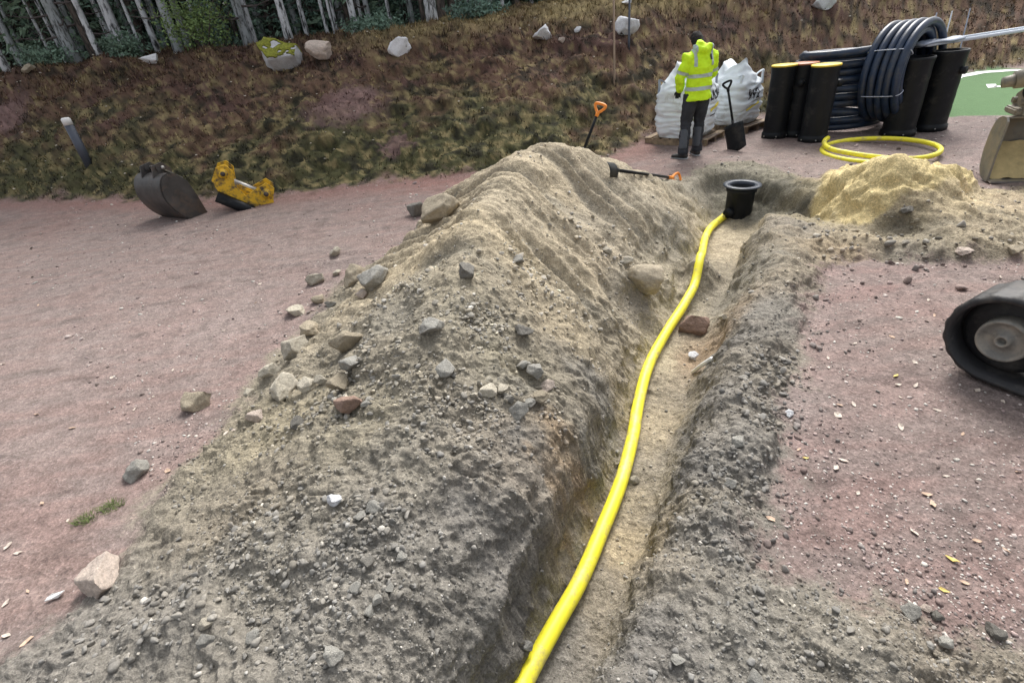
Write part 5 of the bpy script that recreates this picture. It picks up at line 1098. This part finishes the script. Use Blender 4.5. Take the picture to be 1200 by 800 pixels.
# bucket position in excavator local space
inv = Matrix.Rotation(-ta, 3, 'Z')
def exl(p): v = inv@(Vector(p)-org); return v
bl0 = Vector(P(1159, 208, .0)); bz_ = ground_z(bl0.x, bl0.y); ba = math.radians(-24); 
bk = bpy.data.objects.new('bucket', None)
BX = exl((bl0.x, bl0.y, bz_+.02)); brz = ba-ta
def bloc(bmx):      # bucket-local mesh to excavator space. bucket-local: x along width, y away from camera, z up, origin = left end of the lip
    bmesh.ops.transform(bmx, matrix=Matrix.Translation(BX)@Matrix.Rotation(brz, 4, 'Z'), verts=bmx.verts); return bmx
BW = 1.05
prof = [(-.02, .0), (.08, -.005), (.20, .02), (.29, .10), (.34, .24), (.35, .40), (.33, .54), (.27, .64), (.17, .69), (.06, .70)]     # (y, z) shell curve, mouth faces the camera
sp = spline([(0, a, b) for a, b in prof], 3); bm = BMn(); inn = []; n_s = len(sp)
for i, p in enumerate(sp):
    t_ = (sp[min(n_s-1, i+1)]-sp[max(0, i-1)]).normalized(); nn = Vector((0, -t_.z, t_.y))*.018; inn.append([bm.verts.new((x_, q.y, q.z)) for x_, q in ((0, p), (BW, p), (BW, p+nn), (0, p+nn))])
for i in range(n_s-1):
    for j in range(4): bm.faces.new((inn[i][j], inn[i][(j+1) % 4], inn[i+1][(j+1) % 4], inn[i+1][j]))
bm.faces.new(inn[0]); bm.faces.new(inn[-1][::-1]); bko = obj('bucket', bloc(bm), M['grey_steel'], ex, False)
for x_ in (-.022, BW):
    bm = BMn(); ol = [(p.y, p.z) for p in sp]; ol += [(.0, .66), (.0, .50), (.0, .30), (-.01, .12)]
    a_ = [bm.verts.new((x_, y_, z_)) for y_, z_ in ol]; b_ = [bm.verts.new((x_+.022, y_, z_)) for y_, z_ in ol]; bm.faces.new(a_); bm.faces.new(b_[::-1])
    for i in range(len(ol)): bm.faces.new((a_[i], b_[i], b_[(i+1) % len(ol)], a_[(i+1) % len(ol)]))
    obj('side_plate', bloc(bm), M['grey_steel'], bko, False)
bm = BMn(); box(bm, (BW/2, -.05, .012), (BW+.02, .12, .024), bev=.004); obj('cutting_edge', bloc(bm), M['edge_steel'], bko, False)
# sand lying in the bucket
bm = BMn(); G = [[bm.verts.new((.01+(BW-.02)*i/24, -.0+.29*j/12, .03+.36*(j/12)**.8+.03*float(perlin3(np.array([i*.4]), np.array([j*.5]), np.array([0.]), 9)[0]))) for i in range(25)] for j in range(13)]
for j in range(12):
    for i in range(24): bm.faces.new((G[j][i], G[j][i+1], G[j+1][i+1], G[j+1][i]))
M['sand'] = simple('yellow sand', (.50, .40, .20), .95, var=.2, scale=10, bmp=.6, bscale=70); sd_o = obj('bucket_sand', bloc(bm), M['sand'], None); sd_o.matrix_world = Matrix.Translation(org)@Matrix.Rotation(ta, 4, 'Z'); sd_o.name = 'sand'; tag(sd_o, 'yellow sand lying in the excavator bucket', 'sand')
bm = BMn(); box(bm, (BW*.27, .2, .745), (.5, .3, .07), bev=.015)
for x_ in (BW*.27-.17, BW*.27+.17): prism_ol = [(.02, .72), (.38, .72), (.34, .9), (.2, .98), (.06, .9)]; a_ = [bm.verts.new((x_-.015, y_, z_)) for y_, z_ in prism_ol]; b_ = [bm.verts.new((x_+.015, y_, z_)) for y_, z_ in prism_ol]; bm.faces.new(a_); bm.faces.new(b_[::-1]); [bm.faces.new((a_[i], b_[i], b_[(i+1) % 5], a_[(i+1) % 5])) for i in range(5)]
tube(bm, [(BW*.27-.22, .1, .84), (BW*.27+.22, .1, .84)], .032, 14); tube(bm, [(BW*.27-.22, .3, .84), (BW*.27+.22, .3, .84)], .032, 14); obj('coupler', bloc(bm), M['grey_steel'], ex, False)
bm = BMn(); tube(bm, [(-.02, .2, 1.06), (.12, .2, 1.09), (.55, .2, 1.06)], [.09, .11, .11], 18); tube(bm, [(-.12, .2, 1.04), (.0, .2, 1.06)], [.055, .07], 14); tube(bm, [(.28, .2, .88), (.28, .2, 1.2)], [.17, .14], 22); obj('tilt_cylinder', bloc(bm), M['grey_steel'], ex)
bm = BMn(); tube(bm, spline([(.12, .1, 1.1), (.05, .05, .95), (.18, .02, .82), (.36, .0, .86)], 5), .018, 8); tube(bm, spline([(.55, .1, 1.1), (.5, .02, .95), (.42, .0, .9)], 5), .018, 8); obj('hydraulic_hose', bloc(bm), M['black_plastic'], ex)
hinge = Matrix.Translation(BX)@Matrix.Rotation(brz, 4, 'Z')@Vector((.30, .2, 1.16)); piv = Vector((.55, 1.05, .95)); elbow = (hinge+piv)/2+Vector((.35, .1, 1.55))
bm = BMn(); tube(bm, [hinge, hinge.lerp(elbow, .5), elbow], [(.07, .10), (.08, .13), (.09, .14)], 4, ref=(0, 0, 1)); obj('dipper_arm', bm, M['excav'], ex, False)
bm = BMn(); tube(bm, spline([piv, piv.lerp(elbow, .45)+Vector((0, 0, .35)), elbow], 5), [(.11, .15)]*11, 4, ref=(0, 0, 1)); obj('boom', bm, M['excav'], ex, False)

# ================================================================== spare digging bucket and yellow attachment by the slope
h = hit(187, 265)[0]; e = empty('digging_bucket', (h.x, h.y+.25, ground_z(h.x, h.y+.25)), math.radians(58), 'rusty dark excavator bucket lying on the gravel, its rounded back towards the camera', 'excavator bucket')
tilt = Matrix.Translation((0, 0, .10))@Matrix.Scale(.92, 4)@Matrix.Rotation(math.radians(40), 4, 'Y')
def tb(bmx): bmesh.ops.transform(bmx, matrix=Matrix.Translation((.05, 0, .02))@tilt, verts=bmx.verts); return bmx
# shell curve in local xz (seen from the camera side), width along y
prof2 = [(.62, .12), (.45, .03), (.22, -.005), (.0, .02), (-.22, .12), (-.36, .28), (-.40, .44), (-.34, .56), (-.20, .62)]
sp = spline([(a, 0, b) for a, b in prof2], 4); bm = BMn(); rows = []
for i, p in enumerate(sp):
    t_ = (sp[min(len(sp)-1, i+1)]-sp[max(0, i-1)]).normalized(); nn = Vector((t_.z, 0, -t_.x))*-.02; rows.append([bm.verts.new((q.x, y_, q.z)) for y_, q in ((-.35, p), (.45, p), (.45, p+nn), (-.35, p+nn))])
for i in range(len(rows)-1):
    for j in range(4): bm.faces.new((rows[i][j], rows[i][(j+1) % 4], rows[i+1][(j+1) % 4], rows[i+1][j]))
bm.faces.new(rows[0]); bm.faces.new(rows[-1][::-1]); sh_o = obj('shell', tb(bm), M['rust_steel'], e, False)
for y_ in (-.37, .45):
    ol = [(p.x, p.z) for p in sp]+[(-.02, .60), (.22, .42), (.45, .22)]; bm = BMn(); prism(bm, ol, y_, y_+.022); obj('side_plate', tb(bm), M['rust_steel'], e, False)
bm = BMn(); box(bm, (.60, .05, .115), (.09, .82, .022), rot=None, bev=.004); obj('cutting_edge', tb(bm), M['edge_steel'], e, False)
for y_ in (-.15, .2):
    bm = BMn(); prism(bm, [(-.40, .40), (-.5, .62), (-.38, .76), (-.22, .74), (-.12, .6), (-.28, .6)], y_, y_+.03); tube(bm, [(-.40, y_-.02, .64), (-.40, y_+.05, .64)], .045, 14); obj('lug', tb(bm), M['rust_steel'], e, False)
bm = BMn(); tube(bm, [(-.34, -.18, .68), (-.34, .26, .68)], .03, 12); obj('pin', tb(bm), M['edge_steel'], e)
bm = BMn(); box(bm, (-.16, .05, .655), (.30, .5, .025), bev=.004); obj('top_plate', tb(bm), M['grey_steel'], e, False)
# yellow attachment
h = hit(286, 243)[0]; e = empty('quick_coupler', (h.x, h.y+.15, ground_z(h.x, h.y+.15)), math.radians(20), 'chipped yellow steel coupler attachment standing next to the rusty bucket', 'excavator attachment')
TL = Matrix.Translation((0, 0, .06))@Matrix.Rotation(math.radians(38), 4, 'Y')
def tl(b): bmesh.ops.transform(b, matrix=TL, verts=b.verts); return b
for k, y_ in enumerate((-.24, .20)):
    ol = [(-.56, .14), (-.57, .36), (-.47, .46), (-.34, .42), (-.24, .22), (-.04, .13), (.04, .28), (.16, .46), (.30, .44), (.35, .26), (.46, .08), (.32, -.05), (.1, .0), (-.2, -.05), (-.38, -.02)]
    bm = BMn(); prism(bm, ol, y_, y_+.04); pl_ = obj('side_plate', tl(bm), M['yellow_paint'], e, False)
    for (x_, z_, r_) in ((-.45, .32, .075), (.22, .30, .08), (.30, .06, .06)): bm = BMn(); tube(bm, [(x_, y_-.035, z_), (x_, y_+.07, z_)], r_, 20); obj('boss', tl(bm), M['yellow_paint'], pl_); bm = BMn(); tube(bm, [(x_, y_-.045, z_), (x_, y_+.08, z_)], r_*.5, 16); obj('pin', tl(bm), M['rust_steel'], pl_)
bm = BMn(); box(bm, (-.03, 0, .05), (.6, .42, .05), bev=.01); box(bm, (-.06, 0, .16), (.3, .25, .16), bev=.03); obj('cross_plate', tl(bm), M['yellow_paint'], e, False)
bm = BMn(); tube(bm, [(-.30, -.02, .22), (.16, -.02, .24)], .055, 18); tube(bm, [(-.4, -.02, .21), (-.28, -.02, .22)], .03, 12); obj('ram', tl(bm), M['edge_steel'], e)
bm = BMn(); tube(bm, [(-.42, -.26, -.06), (.40, -.26, -.06)], .09, 20); tube(bm, [(.32, .1, -.02), (.46, .16, -.02)], .11, 20); obj('roller', tl(bm), M['black_plastic'], e)

# ================================================================== forest behind the slope
def bark(name, base, mark, sc_, thr, rough=.85):
    def bld(n, b):
        co = coords(n, 'Object'); mp = N(n, 'Mapping'); mp.inputs['Scale'].default_value = (3, 3, .9); n.links.new(co, mp.inputs[0])
        n1 = N(n, 'TexNoise', Scale=sc_, Detail=6., Roughness=.65); n.links.new(mp.outputs[0], n1.inputs['Vector'])
        n2 = N(n, 'TexNoise', Scale=1.6, Detail=4., Roughness=.6); n.links.new(co, n2.inputs['Vector'])
        c = ramp(n, n1.outputs[0], [(thr-.06, mark), (thr+.05, base)]); c = mixc(n, c, (.10, .12, .09), ramp(n, n2.outputs[0], [(.48, (0, 0, 0)), (.72, (.75,)*3)]))
        n.links.new(c, b.inputs['Base Color']); b.inputs['Roughness'].default_value = rough; bump(n, b, n1.outputs[0], .6, .03)
    return mat(name, bld)
M['birch'] = bark('birch bark', (.62, .64, .66), (.03, .03, .032), 3.2, .46); M['pine'] = bark('pine bark', (.13, .10, .085), (.04, .035, .03), 5, .5); M['greybark'] = bark('lichen grey bark', (.36, .39, .40), (.08, .085, .085), 4, .46)
def leafy(name, col, var):
    def bld(n, b):
        oi = N(n, 'ObjectInfo'); co = coords(n); no = N(n, 'TexNoise', Scale=1.3, Detail=6., Roughness=.7); n.links.new(co, no.inputs['Vector'])
        c = ramp(n, no.outputs[0], [(.3, tuple(k*(1-var) for k in col)), (.7, tuple(k*(1+var) for k in col))]); c = mixc(n, c, ramp(n, oi.outputs['Random'], [(0, (.7, .75, .8)), (1, (1.25, 1.15, 1.))]), 1., 'MULTIPLY')
        n.links.new(c, b.inputs['Base Color']); b.inputs['Roughness'].default_value = .7
    return mat(name, bld)
M['spruce'] = leafy('spruce needles', (.16, .25, .185), .6); M['bush'] = leafy('light green bush', (.20, .29, .09), .45); M['twig'] = simple('bare twigs', (.10, .085, .08), .9); M['pcrown'] = leafy('pine needles', (.045, .07, .03), .4)
def tri_mesh(tris, name, m):
    v = np.array(tris).reshape(-1, 3); me = bpy.data.meshes.new(name); me.vertices.add(len(v)); me.vertices.foreach_set('co', v.astype(np.float32).ravel()); k = len(v)//3
    me.loops.add(len(v)); me.loops.foreach_set('vertex_index', np.arange(len(v), dtype=np.int32)); me.polygons.add(k); me.polygons.foreach_set('loop_start', np.arange(0, len(v), 3, dtype=np.int32)); me.update(calc_edges=True); me.materials.append(m); return me
def spruce_crown(seed, h=13., r0=2.0, low=.3, n=210, per=44):
    g = np.random.default_rng(seed); T = []
    for k in range(n):
        t = (k+g.random())/n; z = low+(h-low)*t**1.25; Lb = r0*(1-z/h)**.8*g.uniform(.65, 1.15); a = k*2.399+g.uniform(-.3, .3); ca, sa = math.cos(a), math.sin(a)
        s = g.uniform(.12, 1, per)*Lb; lat = g.uniform(-1, 1, per)*.28*s**.7; zz = z-.28*s+.05*s*s+g.uniform(-.1, .05, per); x = ca*s-sa*lat; y = sa*s+ca*lat
        d = g.standard_normal((per, 3))*.5; d[:, 2] -= .5; d[:, 0] += ca; d[:, 1] += sa; d /= np.linalg.norm(d, axis=1)[:, None]; q = np.cross(d, g.standard_normal((per, 3))); q /= np.linalg.norm(q, axis=1)[:, None]
        ln = g.uniform(.10, .26, per)[:, None]; c = np.stack([x, y, zz], 1); T.append(np.stack([c-q*ln*.22, c+q*ln*.22, c+d*ln], 1))
    return np.concatenate(T)
def limb_mesh(seed, h, base, n, m, up=.5, rmax=1.6, twigs=7):
    r = random.Random(seed); bm = BMn()
    for k in range(n):
        z = base+(h-base)*k/n; a = r.uniform(0, 6.28); L_ = rmax*(1-.5*k/n)*r.uniform(.5, 1.1); d = Vector((math.cos(a), math.sin(a), up*r.uniform(.6, 1.4))); p0 = Vector((0, 0, z)); p1 = p0+d*L_*.5; p2 = p0+d*L_+Vector((0, 0, .15*L_))
        tube(bm, [p0, p1, p2], [.035, .02, .006], 5)
        for j in range(twigs):
            t = r.uniform(.3, 1); q = p0.lerp(p2, t); e_ = q+Vector((r.uniform(-1, 1), r.uniform(-1, 1), r.uniform(-.4, .8)))*.45; tube(bm, [q, e_], [.008, .003], 3)
    me = bpy.data.meshes.new('branches'); bm.to_mesh(me); bm.free(); me.materials.append(m); return me
def trunk_mesh(seed, h, r, m, wob=.12):
    rr = random.Random(seed); bm = BMn(); pts = []; rad = []
    for k in range(15):
        t = k/14; pts.append(Vector((wob*math.sin(t*5+seed)*t, wob*math.cos(t*4+seed*2)*t, -.4+h*t))); rad.append(r*(1.0-.75*t)*(1+.35*math.exp(-t*22)))
    tube(bm, pts, rad, 12); me = bpy.data.meshes.new('trunk'); bm.to_mesh(me); bm.free(); me.polygons.foreach_set('use_smooth', [True]*len(me.polygons)); me.materials.append(m); return me
def part(name, me, parent):
    o = bpy.data.objects.new(name, me); COL.objects.link(o); o.parent = parent; return o
BR = [limb_mesh(s, 11, 4.0, 22, M['twig']) for s in (1, 2)]; PC = [tri_mesh(spruce_crown(30+s, 13, 1.7, 7.5, 70, 40), 'crown', M['pcrown']) for s in (1, 2)]
DB = [limb_mesh(s, 5, .8, 16, M['twig'], -.1, 1.1, 4) for s in (5, 6)]
SPC = [tri_mesh(spruce_crown(s, 12.5, 2.1, .25), 'crown', M['spruce']) for s in range(4)]; SPT = trunk_mesh(9, 12.4, .12, M['pine'], 0)
TR = [ # base px,py at trunk foot, distance Y, radius, kind, label
 (8,82,17.8,.10,'b','white birch trunk at the very left edge, lowest of all'),(60,60,20,.09,'p','thin dark trunk second from the left edge'),(88,70,18.2,.17,'g','wide mottled grey trunk near the left corner'),(113,72,18.5,.09,'p','thin black trunk between the wide grey one and a white birch'),
 (120,72,17.6,.085,'b','slim white birch next to the thin black trunk on the left'),(146,62,18.5,.15,'b','thick patchy birch left of a thin bright stem'),(128,68,21,.10,'p','dark brown trunk behind the slim white birch on the left'),(165,56,18.2,.045,'b','thin bright stem right of the thick patchy birch'),(168,50,20,.10,'p','dark trunk just behind the thin bright stem'),
 (181,48,18.5,.09,'b','white-topped birch above the small left boulder'),(206,50,18,.14,'g','blue-grey trunk left of the light green bush'),(218,45,19.5,.12,'g','grey trunk directly behind the light green bush'),(228,40,21,.12,'p','dark trunk showing over the light green bush'),(270,50,19,.14,'p','dark brown trunk right of the light green bush'),
 (292,55,17.4,.13,'g','pale grey leaning pair, left trunk'),(299,50,17.8,.08,'b','pale grey leaning pair, slimmer right trunk'),(342,56,16.6,.11,'b','bright white birch right above the moss-capped boulder'),(361,46,18.5,.07,'b','thin birch right of the bright white one'),(371,45,20,.13,'p','dark trunk behind the thin birch over the pinkish boulder'),(383,36,18,.05,'b','thin birch stem over the pinkish boulder'),(391,36,17.2,.035,'b','thinnest bright stem, right of the pinkish boulder'),
 (404,40,20,.12,'g','grey trunk between the thinnest stem and the next birch'),(420,48,16.6,.09,'b','birch with dark foot left of the round white boulder'),(436,38,18.5,.08,'g','faint grey trunk above the round white boulder'),(452,40,21,.12,'p','dark trunk in the spruces above the round white boulder'),(497,27,17.4,.06,'p','thin dark trunk at the left of the middle birch group'),(503,27,16.6,.06,'b','left birch of the middle group'),(511,32,15.6,.085,'b','brightest birch of the middle group'),
 (520,29,17,.12,'p','broad brown trunk right of the brightest middle birch'),(532,28,17.2,.11,'p','second brown trunk right of the brightest middle birch'),(541,27,18,.09,'p','third brown trunk of the middle group'),(552,27,17,.045,'b','thin white stem closing the middle group'),(575,22,17,.07,'b','single birch between the middle group and the dark spruces'),(606,20,18.5,.10,'p','dark trunk among the spruces right of the last birch'),(640,16,19,.10,'p','dark trunk in the spruces above the right crest boulder'),(676,12,19,.09,'g','grey trunk deep in the right spruces'),(45,50,21,.14,'g','hazy grey trunk at the left corner'),(158,45,21,.12,'g','hazy grey trunk behind the patchy birches'),(245,40,21,.09,'g','hazy grey trunk behind the light green bush'),(320,40,20,.12,'p','dark trunk left of the bright white birch'),(472,32,20,.10,'g','hazy grey trunk left of the middle group'),(0,60,20,.15,'p','dark trunk at the left frame edge')]
for (a, b, Y, r, kd, lb) in [(20,66,19,.10,'g','slim grey trunk just right of the left-edge birch'),(36,64,21,.13,'g','hazy grey trunk left of the thin dark one at far left'),(74,64,19.5,.06,'b','thin pale stem left of the wide mottled grey trunk'),(100,68,20,.11,'g','grey trunk hugging the right of the wide mottled one'),(136,60,19.6,.07,'b','pale stem between the slim white birch and the patchy birch'),(174,52,21,.12,'g','grey trunk right behind the thin bright stem'),(193,50,20,.09,'g','grey trunk right of the white-topped birch'),(236,44,19,.05,'b','thin white stem above the light green bush'),(258,46,20.5,.07,'b','faint white stem at the right of the light green bush'),(281,50,20,.11,'p','dark trunk just left of the pale grey pair'),(309,46,20,.12,'g','grey trunk right of the pale grey pair'),(332,48,20.5,.10,'p','dark trunk touching the left of the bright white birch'),(352,48,19.5,.10,'g','grey trunk between the bright white birch and the thin one'),(397,42,19,.05,'b','pale stem right of the thinnest bright stem'),(412,42,19.5,.10,'p','dark trunk just left of the dark-footed birch'),(428,44,19.2,.05,'b','pale stem right of the dark-footed birch'),(460,36,18.2,.05,'b','pale stem in the spruces left of the middle group'),(484,30,18.8,.09,'g','grey trunk left of the thin dark one of the middle group'),(562,24,19,.09,'g','grey trunk right of the thin white stem of the middle group'),(590,20,18,.05,'b','thin pale stem right of the single birch'),(624,18,19.5,.06,'b','pale stem among the spruces above the crest boulders'),(660,14,20,.11,'p','dark trunk in the right spruces near the tiny white rock')]: TR.append((a, b, Y, r, kd, lb))
for i, (a, b, Y, r, kd, lb) in enumerate(TR):
    q = PY(a, b, Y); x_, y_ = q[0], q[1]; z_ = float(base_h(np.array([x_]), np.array([y_]))[0]); rr = random.Random(i)
    nm = {'b': 'birch_tree', 'p': 'pine_tree', 'g': 'pine_tree' if i % 2 else 'birch_tree'}[kd]
    e = empty(nm, (x_, y_, z_-.05), rr.uniform(0, 6.28), lb, 'tree', {'b': 'birches at the forest edge', 'p': 'dark trunks at the forest edge', 'g': 'grey trunks at the forest edge'}[kd])
    part('trunk', trunk_mesh(i, 12.5, r*1.0, M[{'b': 'birch', 'p': 'pine', 'g': 'greybark'}[kd]]), e)
    if kd == 'p': part('crown', PC[i % 2], e)
    else: part('branches', BR[i % 2], e)
    if kd != 'b': part('dead_branches', DB[i % 2], e)
g = np.random.default_rng(55); SL = [trunk_mesh(90+k, 12.5, .055, M['birch'] if k % 2 else M['greybark']) for k in range(4)]
for k in range(20):
    px_k = -20+k*31+g.uniform(-14, 14); q = PY(px_k, 70-px_k*.08, g.uniform(18.6, 21)); z_ = float(base_h(np.array([q[0]]), np.array([q[1]]))[0]); s_ = g.uniform(.8, 1.5)
    e = empty('birch_tree', (q[0], q[1], z_-.05), g.uniform(0, 6.28), 'slender pale stem in the dense stand, thinner than the trunks in front', 'tree', 'slender stems between the larger trunks'); e.scale = (s_, s_, 1)
    part('trunk', SL[k % 4], e); part('branches', BR[k % 2], e)
g = np.random.default_rng(77); sp_pos = []
for row, (Y0, n_, lo) in enumerate([(19.4, 9, -15.5), (20.8, 16, -19), (23, 20, -24), (26.5, 24, -29), (31, 28, -35)]):
    for k in range(n_):
        x_ = lo+k*((-lo+8+row*3)/n_)+g.uniform(-.7, .7); y_ = Y0+g.uniform(-.7, .7)+.10*abs(x_)*(x_ < -8)
        sp_pos.append((x_, y_))
for k, (x_, y_) in enumerate(sp_pos):
    z_ = float(base_h(np.array([x_]), np.array([y_]))[0]); e = empty('spruce_tree', (x_, y_, z_-.1), g.uniform(0, 6.28), 'dark green spruce in the shaded forest behind the trunks', 'spruce', 'dark spruces filling the forest'); s = g.uniform(.7, 1.25) if y_ > 20 else g.uniform(.45, .8); e.scale = (s, s, s)
    part('trunk', SPT, e); part('crown', SPC[k % 4], e)
# light green bush and small shrubs on the crest
def bush(px, py, Y, R_, hgt, n, m, lb, cat='bush'):
    q = PY(px, py, Y); z_ = float(base_h(np.array([q[0]]), np.array([q[1]]))[0]); e = empty('bush', (q[0], q[1], z_), 0, lb, cat); g = np.random.default_rng(int(px))
    u = g.standard_normal((n, 3)); u /= np.linalg.norm(u, axis=1)[:, None]; c = u*(g.random(n)**.45)[:, None]*np.array([R_, R_, hgt/2])*(1+.75*perlin3(u[:, 0]*2.4, u[:, 1]*2.4, u[:, 2]*2.4, 3))[:, None]+np.array([0, 0, hgt*.5])
    d = g.standard_normal((n, 3)); d /= np.linalg.norm(d, axis=1)[:, None]; w_ = np.cross(d, g.standard_normal((n, 3))); w_ /= np.linalg.norm(w_, axis=1)[:, None]; s = g.uniform(.03, .07, n)[:, None]
    part('foliage', tri_mesh(np.stack([c-w_*s*.5, c+w_*s*.5, c+d*s*1.6], 1), 'foliage', m), e)
    bm = BMn(); rr = random.Random(int(px))
    for k in range(7): a = rr.uniform(0, 6.28); tube(bm, [(0, 0, -.1), (R_*.3*math.cos(a), R_*.3*math.sin(a), hgt*.4), (R_*.6*math.cos(a), R_*.6*math.sin(a), hgt*.8)], [.025, .014, .005], 5)
    obj('stems', bm, M['twig'], e)
bush(243, 63, 16.8, 1.05, 1.5, 1900, M['bush'], 'light green bush among the trunks, left of the moss-capped boulder')
bush(150, 66, 17.6, .6, .7, 1500, M['spruce'], 'low dark green bush between the patchy birches and the left boulder')
bush(60, 76, 17.9, .9, .6, 1500, M['spruce'], 'low dark undergrowth bush above the tan boulders at far left')
bush(560, 28, 15.6, .8, .45, 1500, M['spruce'], 'low dark shrub on the crest right of the middle birch group')
bush(440, 46, 16.0, .8, .5, 1500, M['spruce'], 'low dark shrub on the crest above the round white boulder')
